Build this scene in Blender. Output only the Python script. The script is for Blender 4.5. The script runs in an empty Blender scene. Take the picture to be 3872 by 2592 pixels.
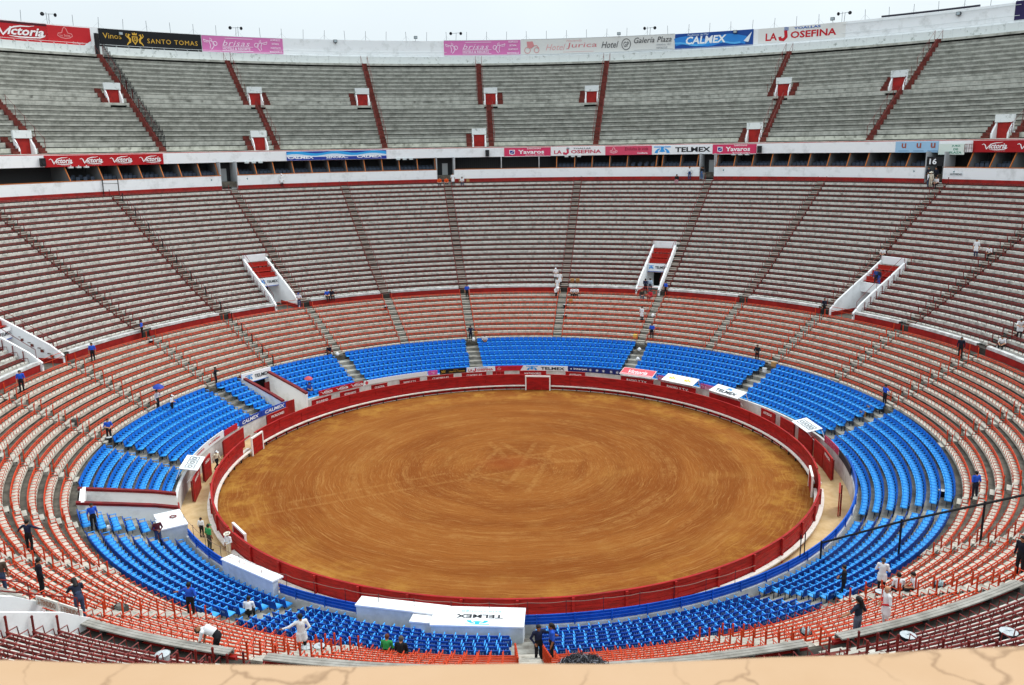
import bpy, bmesh, math, random
import numpy as np
from mathutils import Matrix, Vector
random.seed(7); rng = np.random.default_rng(7)
scene = bpy.context.scene
C = scene.collection
R_ = math.radians

# ------------------------------------------------------------------ camera
F_PX, CAM_D, CAM_H, PITCH, YAW, ROLL = 3210.17, 60.366, 23.760, .227258, -.00126158, -.0162554
cam_data = bpy.data.cameras.new('camera'); cam = bpy.data.objects.new('camera', cam_data); C.objects.link(cam)
cam_data.sensor_width = 23.6; cam_data.lens = F_PX / 3872 * 23.6
cam_data.clip_start = .05; cam_data.clip_end = 6000
cam_data.dof.use_dof = True; cam_data.dof.focus_distance = 75; cam_data.dof.aperture_fstop = 8.0
_r = Vector((math.cos(YAW), -math.sin(YAW), 0)); _h = Vector((math.sin(YAW), math.cos(YAW), 0))
_f = _h * math.cos(PITCH) + Vector((0, 0, -math.sin(PITCH)))
_d = -_h * math.sin(PITCH) + Vector((0, 0, -math.cos(PITCH)))
_rr = _r * math.cos(ROLL) - _d * math.sin(ROLL); _dd = _r * math.sin(ROLL) + _d * math.cos(ROLL)
_m = Matrix.Identity(4)
for i in range(3):
    _m[i][0], _m[i][1], _m[i][2] = _rr[i], -_dd[i], -_f[i]
_m[0][3], _m[1][3], _m[2][3] = 0, -CAM_D, CAM_H
cam.matrix_world = _m; scene.camera = cam

def project(p):                                     # world point -> pixel of the 3872 x 2592 photograph, depth
    q = Vector(p) - Vector((0, -CAM_D, CAM_H)); z = q.dot(_f)
    if z < .1: return -9999, -9999, z
    return 1936 + F_PX * q.dot(_rr) / z, 1296 + F_PX * q.dot(_dd) / z, z

# ------------------------------------------------------------------ sky, sun, exposure (bright overcast)
SUN_AZ, SUN_EL = R_(62), R_(52)                     # veiled sun high on the right beyond the far stands
w = bpy.data.worlds.new('World'); scene.world = w; w.use_nodes = True
nt = w.node_tree; nt.nodes.clear()
out = nt.nodes.new('ShaderNodeOutputWorld'); bg = nt.nodes.new('ShaderNodeBackground')
sky = nt.nodes.new('ShaderNodeTexSky'); sky.sky_type = 'NISHITA'; sky.sun_disc = False
sky.sun_elevation = SUN_EL; sky.sun_rotation = SUN_AZ; sky.dust_density = 3
tc = nt.nodes.new('ShaderNodeTexCoord'); sx = nt.nodes.new('ShaderNodeSeparateXYZ')
nt.links.new(tc.outputs['Generated'], sx.inputs[0])
cl = nt.nodes.new('ShaderNodeClamp'); nt.links.new(sx.outputs['Z'], cl.inputs[0])
ma = nt.nodes.new('ShaderNodeMath'); ma.operation = 'MULTIPLY_ADD'   # even cloud deck: brighter towards the zenith
nt.links.new(cl.outputs[0], ma.inputs[0]); ma.inputs[1].default_value = 10.5; ma.inputs[2].default_value = 8.7
nz = nt.nodes.new('ShaderNodeTexNoise'); nz.inputs['Scale'].default_value = 1.7; nz.inputs['Detail'].default_value = 4
nt.links.new(tc.outputs['Generated'], nz.inputs['Vector'])
mr = nt.nodes.new('ShaderNodeMapRange'); mr.inputs[1].default_value = .3; mr.inputs[2].default_value = .7
mr.inputs[3].default_value = .91; mr.inputs[4].default_value = 1.08
nt.links.new(nz.outputs[0], mr.inputs[0])
mm = nt.nodes.new('ShaderNodeMath'); mm.operation = 'MULTIPLY'
nt.links.new(ma.outputs[0], mm.inputs[0]); nt.links.new(mr.outputs[0], mm.inputs[1])
vm = nt.nodes.new('ShaderNodeVectorMath'); vm.operation = 'SCALE'; vm.inputs[0].default_value = (.865, .955, 1.0)
nt.links.new(mm.outputs[0], vm.inputs['Scale'])
mx = nt.nodes.new('ShaderNodeMix'); mx.data_type = 'RGBA'; mx.inputs[0].default_value = .16
nt.links.new(vm.outputs[0], mx.inputs[6]); nt.links.new(sky.outputs[0], mx.inputs[7])
nt.links.new(mx.outputs[2], bg.inputs[0]); bg.inputs[1].default_value = .1
nt.links.new(bg.outputs[0], out.inputs[0])
sd = bpy.data.lights.new('sun', 'SUN'); sd.energy = 1.6; sd.angle = R_(24); sd.color = (1, .96, .9)
so = bpy.data.objects.new('sun', sd); C.objects.link(so)
_sv = Vector((math.sin(SUN_AZ) * math.cos(SUN_EL), math.cos(SUN_AZ) * math.cos(SUN_EL), math.sin(SUN_EL)))
so.rotation_euler = _sv.to_track_quat('Z', 'Y').to_euler(); so.location = _sv * 200
vs = scene.view_settings; vs.view_transform = 'Standard'; vs.look = 'None'; vs.exposure = 0.12; vs.gamma = 1
vs.use_curve_mapping = False
scene.cycles.use_denoising = True
scene.cycles.max_bounces = 6; scene.cycles.diffuse_bounces = 3; scene.cycles.glossy_bounces = 2

# ------------------------------------------------------------------ helpers
def srgb(h):
    if isinstance(h, str):
        c = [int(h[i:i + 2], 16) / 255 for i in (0, 2, 4)]
        return tuple(x / 12.92 if x < .04045 else ((x + .055) / 1.055) ** 2.4 for x in c)
    return tuple(h)

MATS = {}
def mat(name, col, rough=.7, col2=None, scale=2.0, detail=5, lo=.35, hi=.65, bump=0.0, bscale=30, spec=.3, stretch=None, metal=0):
    """procedural material: base colour, a second colour in noise patches, fine bump"""
    if name in MATS: return MATS[name]
    m = bpy.data.materials.new(name); m.use_nodes = True; t = m.node_tree; b = t.nodes['Principled BSDF']
    c = srgb(col); b.inputs['Base Color'].default_value = (*c, 1); b.inputs['Roughness'].default_value = rough
    b.inputs['Specular IOR Level'].default_value = spec; b.inputs['Metallic'].default_value = metal
    co = t.nodes.new('ShaderNodeTexCoord'); src = co.outputs['Object']
    g = t.nodes.new('ShaderNodeNewGeometry'); src = g.outputs['Position']
    if stretch:
        mp = t.nodes.new('ShaderNodeMapping'); mp.inputs['Scale'].default_value = stretch
        t.links.new(src, mp.inputs[0]); src = mp.outputs[0]
    if col2 is not None:
        n = t.nodes.new('ShaderNodeTexNoise'); n.inputs['Scale'].default_value = scale; n.inputs['Detail'].default_value = detail
        n.inputs['Roughness'].default_value = .65
        t.links.new(src, n.inputs['Vector'])
        r = t.nodes.new('ShaderNodeMapRange'); r.inputs[1].default_value = lo; r.inputs[2].default_value = hi
        t.links.new(n.outputs[0], r.inputs[0])
        x = t.nodes.new('ShaderNodeMix'); x.data_type = 'RGBA'
        x.inputs[6].default_value = (*c, 1); x.inputs[7].default_value = (*srgb(col2), 1)
        t.links.new(r.outputs[0], x.inputs[0]); t.links.new(x.outputs[2], b.inputs['Base Color'])
    if bump:
        n2 = t.nodes.new('ShaderNodeTexNoise'); n2.inputs['Scale'].default_value = bscale; n2.inputs['Detail'].default_value = 4
        t.links.new(src, n2.inputs['Vector'])
        bp = t.nodes.new('ShaderNodeBump'); bp.inputs['Strength'].default_value = bump; bp.inputs['Distance'].default_value = .02
        t.links.new(n2.outputs[0], bp.inputs['Height']); t.links.new(bp.outputs[0], b.inputs['Normal'])
    MATS[name] = m; return m

def flat(h, rough=.6): return mat('paint_' + h, h, rough, spec=.25)

def P(th, r, z):
    a = R_(th); return Vector((r * math.sin(a), r * math.cos(a), z))

def tag(o, label=None, cat=None, group=None, kind=None):
    if label: o['label'] = label
    if cat: o['category'] = cat
    if group: o['group'] = group
    if kind: o['kind'] = kind
    return o

def empty(name, loc=(0, 0, 0), th=None):
    o = bpy.data.objects.new(name, None); o.empty_display_size = .2; C.objects.link(o); o.location = loc
    if th is not None: o.rotation_euler = (0, 0, -R_(th))
    return o

class MB:
    """collects faces; build() links them as one mesh object. Ring frame: th degrees clockwise from the far side, r metres, z metres."""
    def __init__(s): s.v = []; s.f = []; s.m = []
    def add(s, vs, fs, mi=0):
        o = len(s.v); s.v += [tuple(x) for x in vs]; s.f += [tuple(i + o for i in q) for q in fs]
        s.m += (list(mi) if isinstance(mi, (list, tuple)) else [mi] * len(fs)); return s
    def box(s, c, d, M=None, mi=0):
        x, y, z = (e / 2 for e in d); c = Vector(c)
        vs = [c + Vector(((-x, x)[i & 1], (-y, y)[i >> 1 & 1], (-z, z)[i >> 2])) for i in range(8)]
        if M is not None: vs = [M @ q for q in vs]
        return s.add(vs, [(0, 2, 3, 1), (4, 5, 7, 6), (0, 1, 5, 4), (2, 6, 7, 3), (0, 4, 6, 2), (1, 3, 7, 5)], mi)
    def loft(s, prof, t0, t1, step=1.5, mi=0, caps=True, closed=True):
        n = max(1, math.ceil((t1 - t0) / step)); k = len(prof); vs = []
        for i in range(n + 1):
            a = R_(t0 + (t1 - t0) * i / n); sn, cs = math.sin(a), math.cos(a)
            vs += [(r * sn, r * cs, z) for r, z in prof]
        fs = []; ms = []; kk = k if closed else k - 1
        for i in range(n):
            for j in range(kk):
                j2 = (j + 1) % k
                fs.append((i * k + j, i * k + j2, (i + 1) * k + j2, (i + 1) * k + j)); ms.append(mi[j] if isinstance(mi, (list, tuple)) else mi)
        if caps and closed and t1 - t0 < 359.9:
            fs += [tuple(range(k)), tuple(n * k + j for j in reversed(range(k)))]; ms += [ms[0], ms[0]]
        return s.add(vs, fs, ms)
    def arc(s, t0, t1, r0, r1, z0, z1, step=1.5, mi=0):
        return s.loft([(r0, z0), (r1, z0), (r1, z1), (r0, z1)], t0, t1, step, mi)
    def pipe_arc(s, t0, t1, r, z, rad, step=1.5, mi=0, sides=5):
        return s.loft([(r + rad * math.cos(2 * math.pi * i / sides), z + rad * math.sin(2 * math.pi * i / sides)) for i in range(sides)], t0, t1, step, mi)
    def tube(s, pts, rad, sides=6, mi=0, caps=True):
        pts = [Vector(p) for p in pts]; n = len(pts); vs = []
        rads = rad if isinstance(rad, (list, tuple)) else [rad] * n
        for i, p in enumerate(pts):
            d = (pts[min(i + 1, n - 1)] - pts[max(i - 1, 0)]).normalized()
            u = d.cross(Vector((0, 0, 1)) if abs(d.z) < .9 else Vector((1, 0, 0))).normalized(); v = d.cross(u)
            vs += [p + (u * math.cos(2 * math.pi * j / sides) + v * math.sin(2 * math.pi * j / sides)) * rads[i] for j in range(sides)]
        fs = [(i * sides + j, i * sides + (j + 1) % sides, (i + 1) * sides + (j + 1) % sides, (i + 1) * sides + j) for i in range(n - 1) for j in range(sides)]
        if caps: fs += [tuple(reversed(range(sides))), tuple((n - 1) * sides + j for j in range(sides))]
        return s.add(vs, fs, mi)
    def lathe(s, prof, c=(0, 0, 0), sides=12, mi=0):
        k = len(prof); vs = [(c[0] + r * math.cos(2 * math.pi * j / sides), c[1] + r * math.sin(2 * math.pi * j / sides), c[2] + z) for j in range(sides) for r, z in prof]
        fs = [(j * k + i, ((j + 1) % sides) * k + i, ((j + 1) % sides) * k + i + 1, j * k + i + 1) for j in range(sides) for i in range(k - 1)]
        return s.add(vs, fs, mi)
    def mesh(s, name, mats=None, origin=(0, 0, 0)):
        me = bpy.data.meshes.new(name); ox, oy, oz = origin
        me.from_pydata([(a - ox, b - oy, c - oz) for a, b, c in s.v], [], s.f)
        for x in (mats if isinstance(mats, (list, tuple)) else [mats]): me.materials.append(x)
        if any(s.m): me.polygons.foreach_set('material_index', s.m)
        me.update(); return me
    def build(s, name, mats=None, parent=None, origin=(0, 0, 0), smooth=False):
        me = s.mesh(name, mats, origin); o = bpy.data.objects.new(name, me); C.objects.link(o)
        if smooth: me.polygons.foreach_set('use_smooth', [True] * len(me.polygons))
        if parent is not None: o.parent = parent
        else: o.location = origin
        return o

def inst(me, name, parent=None, loc=(0, 0, 0), th=None, mats=None):
    o = bpy.data.objects.new(name, me); C.objects.link(o); o.location = loc
    if th is not None: o.rotation_euler = (0, 0, -R_(th))
    if parent is not None: o.parent = parent
    if mats:
        for i, m in enumerate(mats): o.material_slots[i].link = 'OBJECT'; o.material_slots[i].material = m
    return o

def np_stuff(name, base, thetas, rs, zs, mats, parent=None, jit=0):
    """one mesh of many copies of base (MB) set out at th, r, z"""
    V = np.array(base.v); th = np.radians(np.asarray(thetas)); rs = np.asarray(rs); zs = np.asarray(zs)
    sn, cs = np.sin(th)[:, None], np.cos(th)[:, None]
    j = rng.normal(0, jit, len(th))[:, None] if jit else np.zeros((len(th), 1)); x = V[None, :, 0] * np.cos(j) - V[None, :, 1] * np.sin(j); y = V[None, :, 0] * np.sin(j) + V[None, :, 1] * np.cos(j) + rs[:, None]
    W = np.stack([x * cs + y * sn, -x * sn + y * cs, V[None, :, 2] + zs[:, None]], -1).reshape(-1, 3)
    n = len(th); k = len(V); ls = np.array([len(f) for f in base.f]); fl = np.concatenate([np.array(f) for f in base.f])
    L = (fl[None] + (np.arange(n) * k)[:, None]).ravel(); cnt = np.tile(ls, n)
    me = bpy.data.meshes.new(name); me.vertices.add(len(W)); me.vertices.foreach_set('co', W.ravel())
    me.loops.add(len(L)); me.loops.foreach_set('vertex_index', L.astype(np.int32))
    me.polygons.add(len(cnt)); me.polygons.foreach_set('loop_start', np.concatenate([[0], np.cumsum(cnt)[:-1]]).astype(np.int32))
    me.polygons.foreach_set('material_index', np.tile(np.array(base.m, np.int32), n))
    for m in (mats if isinstance(mats, (list, tuple)) else [mats]): me.materials.append(m)
    me.update(calc_edges=True); me.validate()
    o = bpy.data.objects.new(name, me); C.objects.link(o)
    if parent is not None: o.parent = parent
    return o

def minus(t0, t1, gaps):
    """the interval t0..t1 without the gaps (list of (a, b) in degrees)"""
    out = [(t0, t1)]
    for a, b in gaps:
        nxt = []
        for x, y in out:
            for sh in (-360, 0, 360):
                pass
            cuts = [(x, y)]
            for sh in (-360, 0, 360):
                c2 = []
                for p, q in cuts:
                    aa, bb = a + sh, b + sh
                    if bb <= p or aa >= q: c2.append((p, q)); continue
                    if aa > p: c2.append((p, aa))
                    if bb < q: c2.append((bb, q))
                cuts = c2
            nxt += cuts
        out = nxt
    return out

def wdeg(width, r): return math.degrees(width / r)

ORD = 'first second third fourth fifth sixth seventh eighth ninth tenth eleventh twelfth thirteenth fourteenth fifteenth sixteenth seventeenth eighteenth nineteenth twentieth twenty-first twenty-second twenty-third twenty-fourth'.split()
# ------------------------------------------------------------------ lettering: glyph outlines of the built-in font, laid out flat or along an arc
CHARS = 'ABCDEFGHIJKLMNOPQRSTUVWXYZabcdefghijklmnopqrstuvwxyz0123456789.,-&íé'
def _load_glyphs():
    tmp = []
    for bold in (0, 1):
        for ch in CHARS:
            for s in (ch, 'H' + ch + 'H'):
                c = bpy.data.curves.new('t', 'FONT'); c.body = s; c.resolution_u = 2; c.offset = .028 if bold else 0
                o = bpy.data.objects.new('t', c); C.objects.link(o); tmp.append((bold, ch, s, o))
    c = bpy.data.curves.new('t', 'FONT'); c.body = 'HH'; c.resolution_u = 2; oh = bpy.data.objects.new('t', c); C.objects.link(oh)
    dg = bpy.context.evaluated_depsgraph_get(); out = {}
    def ext(o):
        me = bpy.data.meshes.new_from_object(o.evaluated_get(dg)); v = [(p.co.x, p.co.y) for p in me.vertices]; f = [tuple(p.vertices) for p in me.polygons]; bpy.data.meshes.remove(me); return v, f
    hv, _ = ext(oh); w0 = max(x for x, y in hv) - min(x for x, y in hv)
    for bold, ch, s, o in tmp:
        v, f = ext(o)
        if s == ch: out[(bold, ch)] = [v, f, 0]
        else: out[(bold, ch)][2] = max(x for x, y in v) - min(x for x, y in v) - w0 - (.056 if bold else 0)
    for o in [t[3] for t in tmp] + [oh]:
        c = o.data; bpy.data.objects.remove(o); bpy.data.curves.remove(c)
    return out
GLY = _load_glyphs()

def layout(text, bold=0, shear=0, track=0, caps=None):
    """text -> 2D verts (x from 0, baseline 0, cap height about .7) and faces"""
    V = []; F = []; x = 0
    for ch in text:
        if ch == ' ' or (bold, ch) not in GLY: x += .3 + track; continue
        v, f, adv = GLY[(bold, ch)]; o = len(V); V += [(a + x + shear * b, b) for a, b in v]; F += [tuple(i + o for i in q) for q in f]; x += adv + track
    return V, F

class Canvas:
    """flat print on a board: x to the right, z up as seen from the ring; fn maps (x, z, depth) to a point"""
    def __init__(s, fn): s.fn = fn; s.layers = {}; s.n = 0
    def _add(s, V, F, col, nm):
        s.n += 1; d = .006 + .005 * s.n; b = s.layers.setdefault((nm, col), MB()); b.add([s.fn(x, z, d) for x, z in V], F)
    def text(s, t, cx, cz, w, h, col, bold=0, shear=0, track=0, rot=0):
        V, F = layout(t, bold, shear, track)
        if not V: return s
        x0, x1 = min(v[0] for v in V), max(v[0] for v in V); z0, z1 = min(v[1] for v in V), max(v[1] for v in V)
        kx = w / (x1 - x0) if w else h / (z1 - z0); kz = h / (z1 - z0); c_, s_ = math.cos(rot), math.sin(rot)
        P2 = [((x - (x0 + x1) / 2) * kx, (z - (z0 + z1) / 2) * kz) for x, z in V]
        s._add([(cx + x * c_ - z * s_, cz + x * s_ + z * c_) for x, z in P2], F, col, 'lettering'); return s
    def rect(s, x0, x1, z0, z1, col, nm='print', n=12):
        V = []; F = []
        for i in range(n + 1): x = x0 + (x1 - x0) * i / n; V += [(x, z0), (x, z1)]
        F = [(2 * i, 2 * i + 2, 2 * i + 3, 2 * i + 1) for i in range(n)]; s._add(V, F, col, nm); return s
    def poly(s, pts, col, nm='emblem'): s._add(pts, [tuple(range(len(pts)))], col, nm); return s
    def stroke(s, pts, wd, col, nm='emblem', closed=False):
        V = []; n = len(pts)
        for i, p in enumerate(pts):
            a, c = (pts[i - 1], pts[(i + 1) % n]) if closed else (pts[max(i - 1, 0)], pts[min(i + 1, n - 1)])
            dx, dz = c[0] - a[0], c[1] - a[1]; l = math.hypot(dx, dz) or 1; q = wd[i] if isinstance(wd, (list, tuple)) else wd
            V += [(p[0] - dz / l * q / 2, p[1] + dx / l * q / 2), (p[0] + dz / l * q / 2, p[1] - dx / l * q / 2)]
        m = n if closed else n - 1
        s._add(V, [(2 * i, (2 * i + 2) % (2 * n), (2 * i + 3) % (2 * n), 2 * i + 1) for i in range(m)], col, nm); return s
    def oval(s, cx, cz, a, b, col, wd=None, nm='emblem', n=20):
        pts = [(cx + a * math.cos(2 * math.pi * i / n), cz + b * math.sin(2 * math.pi * i / n)) for i in range(n)]
        return s.stroke(pts, wd, col, nm, True) if wd else s.poly(pts, col, nm)
    def build(s, parent, origin=(0, 0, 0)):
        for (nm, col), b in s.layers.items(): b.build(nm, flat(col), parent, origin)

def arc_canvas(th, r): return Canvas(lambda x, z, d: P(th + math.degrees(x / r), r - d, z))
def flat_canvas(): return Canvas(lambda x, z, d: (x, -d, z))
def text_on(t, w, h, parent, loc, m, bold=1, back=False):
    c = Canvas((lambda x, z, d: (loc[0] - x, loc[1] + d, loc[2] + z)) if back else (lambda x, z, d: (loc[0] + x, loc[1] - d, loc[2] + z)))
    c.text(t, 0, 0, w, h, 'ffffff', bold)
    for b in c.layers.values(): return b.build('lettering', m, parent)
def telmex_print(c, cx, cz, w, h, dark='20242c', blue='2f8fdc', text=True):
    """arched letter mark, then the word"""
    lw = w * .3 if text else w; x0 = cx - w / 2; q = h
    def pt(a, b): return (x0 + a * lw, cz - q / 2 + b * q)
    c.poly([pt(0, 1), pt(0, .84), pt(1, .84), pt(1, 1)], blue)
    c.poly([pt(.42, .84), pt(.40, .45), pt(.30, .25), pt(.5, .12), pt(.70, .25), pt(.60, .45), pt(.58, .84)], blue)
    for s in (1, -1):
        f = (lambda a: a) if s == 1 else (lambda a: 1 - a)
        p = [pt(f(.05), 0), pt(f(.10), .34), pt(f(.22), .62), pt(f(.38), .72), pt(f(.36), .55), pt(f(.27), .40), pt(f(.24), 0)]
        c.poly(p if s == 1 else p[::-1], blue)
    if text: c.text('TELMEX', cx + w * .19, cz - h * .02, w * .62, h * .72, dark, 1)
def telmex(parent, loc, w, h):
    c = Canvas(lambda x, z, d: (loc[0] + x, loc[1] - d, loc[2] + z)); telmex_print(c, 0, 0, w, h, '2a2e36'); c.build(parent)
# ------------------------------------------------------------------ materials
M_bench = mat('worn_white_bench', 'cec7b9', .85, '746c5e', 2.2, 10, .46, .76, .3, 20)
M_bench_up = mat('weathered_bench', 'd6d3ca', .85, '6c685f', 2.4, 11, .46, .74, .3, 20)
M_tread = mat('grey_tread', '6a655b', .9, '34302a', 1.4, 9, .35, .7, .4, 14)  # tone darkened to deepen the shade between the benches
M_tread_up = mat('dark_tread', '45403a', .9, '221e1a', 1.4, 9, .35, .7, .4, 14)  # shadow in front of the benches painted into the tread colour
M_under = mat('shaded_bench_foot', '332e2a', .95, '1c1916', 1.5, 8)  # shade under the seat slab, painted as a dark colour
M_gen = mat('grey_terrace', 'c5c5ba', .9, '84847a', 1.1, 11, .42, .74, .3, 12)
M_gen_dark = mat('terrace_recess_shade', '2e2e2a', .95)  # shade of the recess under each row put into the colour
M_white = mat('white_wall_paint', 'f0f2f3', .75, 'c6c8c6', .8, 10, .52, .82, .1, 10)
M_white_old = mat('peeling_white_paint', 'dfe4e3', .85, '8f968f', 1.6, 9, .56, .72, .2, 12)
M_grey_wall = mat('grey_render', 'c2c1bd', .85, '99968f', 1.2, 7)
M_red = mat('red_band_paint', 'a41f1a', .65, '741512', 1.3, 8, .42, .72)
M_barrier = mat('red_barrier_wood', 'ab1716', .62, '7a0d0e', 1.1, 10, .42, .7, .3, 25, stretch=(1, 1, 5))
M_dred = mat('dark_red_paint', '7d1416', .55, '5f0e10', 2, 6)
M_orange = mat('orange_pipe_paint', 'd4461a', .5, 'b43412', 3, 5)
M_brown = mat('dark_red_pipe_paint', '82251e', .5, '5a1616', 2.5, 6)
M_orange_edge = mat('orange_edge_paint', 'b8692c', .6)
M_dark = mat('dark_interior', '33312f', .9)
M_black = mat('black_iron', '17181b', .5)
M_blue = mat('blue_seat_back', '0a76de', .42, '0a68ca', 1.3, 5, spec=.4)
M_blue_shaded = mat('blue_seat_rear_shaded', '0a4cae', .5, '0a3f95', 1.6, 5, spec=.3)  # same plastic as the backs, shade painted into the rear faces
M_blue_lit = mat('blue_seat_lit', '3aaaf6', .42, '2896e8', 1.3, 5, spec=.4)  # same plastic as the backs, sky light on pans and arms painted in
M_blue_rail = mat('blue_rail_paint', '1450b0', .45, '1a62c6', 1.5, 5)
M_alley = mat('pale_alley_ground', 'd6b98d', .95, 'c2a270', 1.3, 7, .4, .7, .4, 9)
M_step_w = mat('whitewashed_step', 'b4afa4', .85, '7c776c', 2.0, 7, .5, .75)
M_step_r = mat('red_step_paint', '7d3a31', .8, '54231d', 1.5, 7)
M_stain = mat('stained_concrete', 'a9a79e', .9, '5f5a52', .6, 8, .38, .66, .3, 10)

def sand_material():
    m = bpy.data.materials.new('raked_sand'); m.use_nodes = True; t = m.node_tree; N = t.nodes; L = t.links
    b = N['Principled BSDF']; b.inputs['Roughness'].default_value = .95; b.inputs['Specular IOR Level'].default_value = .1
    pos = N.new('ShaderNodeNewGeometry').outputs['Position']
    def math_(op, a, b_=None, c=None, clamp=False):
        n = N.new('ShaderNodeMath'); n.operation = op; n.use_clamp = clamp
        for i, x in enumerate((a, b_, c)):
            if x is None: continue
            if isinstance(x, (int, float)): n.inputs[i].default_value = x
            else: L.new(x, n.inputs[i])
        return n.outputs[0]
    def vec(op, a, b_=None, s=None):
        n = N.new('ShaderNodeVectorMath'); n.operation = op
        for i, x in enumerate((a, b_)):
            if x is None: continue
            if isinstance(x, (tuple, Vector)): n.inputs[i].default_value = tuple(x)
            else: L.new(x, n.inputs[i])
        if s is not None:
            if isinstance(s, (int, float)): n.inputs['Scale'].default_value = s
            else: L.new(s, n.inputs['Scale'])
        return n.outputs['Value'] if op in ('DOT_PRODUCT', 'LENGTH') else n.outputs[0]
    def noise(v, sc, det=5, rough=.6):
        n = N.new('ShaderNodeTexNoise'); n.inputs['Scale'].default_value = sc; n.inputs['Detail'].default_value = det; n.inputs['Roughness'].default_value = rough
        L.new(v, n.inputs['Vector']); return n.outputs[0]
    def rngmap(x, a, b_, c=0., d=1.):
        n = N.new('ShaderNodeMapRange'); n.interpolation_type = 'SMOOTHSTEP'
        for i, q in enumerate((a, b_, c, d)): n.inputs[i + 1].default_value = q
        L.new(x, n.inputs[0]); return n.outputs[0]
    def mixc(fac, a, col):
        n = N.new('ShaderNodeMix'); n.data_type = 'RGBA'
        if isinstance(fac, (int, float)): n.inputs[0].default_value = fac
        else: L.new(fac, n.inputs[0])
        if isinstance(a, tuple): n.inputs[6].default_value = (*a, 1)
        else: L.new(a, n.inputs[6])
        n.inputs[7].default_value = (*srgb(col), 1); return n.outputs[2]
    xy = vec('MULTIPLY', pos, (1, 1, 0))
    wob = noise(xy, .3, 3); ctr = vec('SUBTRACT', xy, (-.1, .6, 0)); rad = vec('LENGTH', ctr)
    radw = math_('ADD', rad, math_('MULTIPLY', wob, .9))
    ang = N.new('ShaderNodeMath'); ang.operation = 'ARCTAN2'; sp = N.new('ShaderNodeSeparateXYZ'); L.new(ctr, sp.inputs[0])
    L.new(sp.outputs[1], ang.inputs[0]); L.new(sp.outputs[0], ang.inputs[1])
    sn_, cs_ = math_('SINE', ang.outputs[0]), math_('COSINE', ang.outputs[0])
    def ring_noise(fr, fa, det, rough):                                                      # noise drawn out along the circles of the rake
        c = N.new('ShaderNodeCombineXYZ'); L.new(math_('MULTIPLY', radw, fr), c.inputs[0]); L.new(math_('MULTIPLY', sn_, fa), c.inputs[1]); L.new(math_('MULTIPLY', cs_, fa), c.inputs[2])
        return noise(c.outputs[0], 1.0, det, rough)
    rake = ring_noise(7.5, 3.2, 5, .65); fine = ring_noise(24, 9, 4, .7); broad = ring_noise(.45, .8, 3, .5)
    patch = noise(xy, .2, 6, .65); grain = noise(xy, 11, 6, .8); clods = noise(xy, 2.6, 7, .7); speck = noise(xy, 34, 3, .7)
    col = mixc(rngmap(broad, .38, .62), srgb('7c4317'), '8a5120')
    col = mixc(math_('MULTIPLY', rngmap(patch, .5, .75), .4), col, 'a07036')
    col = mixc(math_('MULTIPLY', rngmap(rake, .53, .72), .5), col, 'ab7b42')
    col = mixc(math_('MULTIPLY', rngmap(rake, .46, .28), .4), col, '6e3f16')
    col = mixc(math_('MULTIPLY', rngmap(fine, .52, .72), .55), col, 'b08650')
    col = mixc(math_('MULTIPLY', rngmap(fine, .46, .28), .42), col, '653812')
    col = mixc(math_('MULTIPLY', rngmap(speck, .66, .76), .55), col, 'd8b47c')
    # dry straw-coloured rim in streaky patches next to the barrier
    edge = math_('MULTIPLY', rngmap(vec('LENGTH', xy), 15.8, 20.8), rngmap(noise(xy, .42, 7, .75), .42, .7))
    col = mixc(math_('MULTIPLY', edge, .55), col, 'bf9140')
    # wheel marks and rake drags
    segs = [((.84, -4.45), (1.83, -1.1), .1), ((1.83, -1.1), (3.14, 4.95), .1), ((-.19, -2.12), (1.64, 5.56), .1), ((-2.9, 1.42), (2.6, 3.28), .07), ((2.6, 3.28), (6.69, 5.59), .12),
            ((-17, -7.55), (.05, -.23), .05), ((.05, -.23), (2.5, 1.18), .15), ((2.5, 1.18), (5.1, 1.55), .14), ((-15.6, -5.6), (-5.36, -.8), .04), ((-1, 5.68), (.98, 2.47), .14),
            ((.98, 2.47), (4.7, 1.33), .12), ((-2.06, 6), (-.29, 1.3), .12), ((-3.5, -1.0), (-.5, -2.6), .12), ((-1.3, 4.6), (-3.6, -2.4), .12)]
    tr = None
    for a, c, wd in segs:
        a3 = Vector((*a, 0)); ba = Vector((*c, 0)) - a3
        pa = vec('SUBTRACT', xy, a3); h = math_('MULTIPLY', vec('DOT_PRODUCT', pa, ba), 1 / ba.length_squared, clamp=True)
        bh = N.new('ShaderNodeVectorMath'); bh.operation = 'SCALE'; bh.inputs[0].default_value = ba; L.new(h, bh.inputs['Scale'])
        d = vec('LENGTH', vec('SUBTRACT', pa, bh.outputs[0])); q = rngmap(math_('ADD', d, math_('MULTIPLY', clods, .14)), wd + .09, wd + .28, 1., 0.)
        tr = q if tr is None else math_('MAXIMUM', tr, q)
    for (cx, cy, rr, wd) in [(-.2, .2, 12.0, .3), (-.1, .3, 11.2, .12), (.3, 1.0, 5.6, .12), (-.3, .8, 6.6, .1), (-.2, .6, 8.1, .14), (0, -.2, 14.6, .12), (0, 0, 17.2, .1)]:
        d = math_('ABSOLUTE', math_('SUBTRACT', vec('LENGTH', vec('SUBTRACT', xy, (cx, cy, 0))), rr))
        q = math_('MULTIPLY', rngmap(math_('ADD', d, math_('MULTIPLY', clods, .3)), wd + .1, wd + .35, 1., 0.), rngmap(noise(xy, .3, 3), .42, .62))
        tr = math_('MAXIMUM', tr, q)
    col = mixc(math_('MULTIPLY', tr, math_('MULTIPLY', rngmap(clods, .35, .62), .3)), col, 'b08248')
    spot = vec('LENGTH', vec('MULTIPLY', vec('SUBTRACT', xy, (-.6, 1.2, 0)), (.75, 1, 0)))
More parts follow.
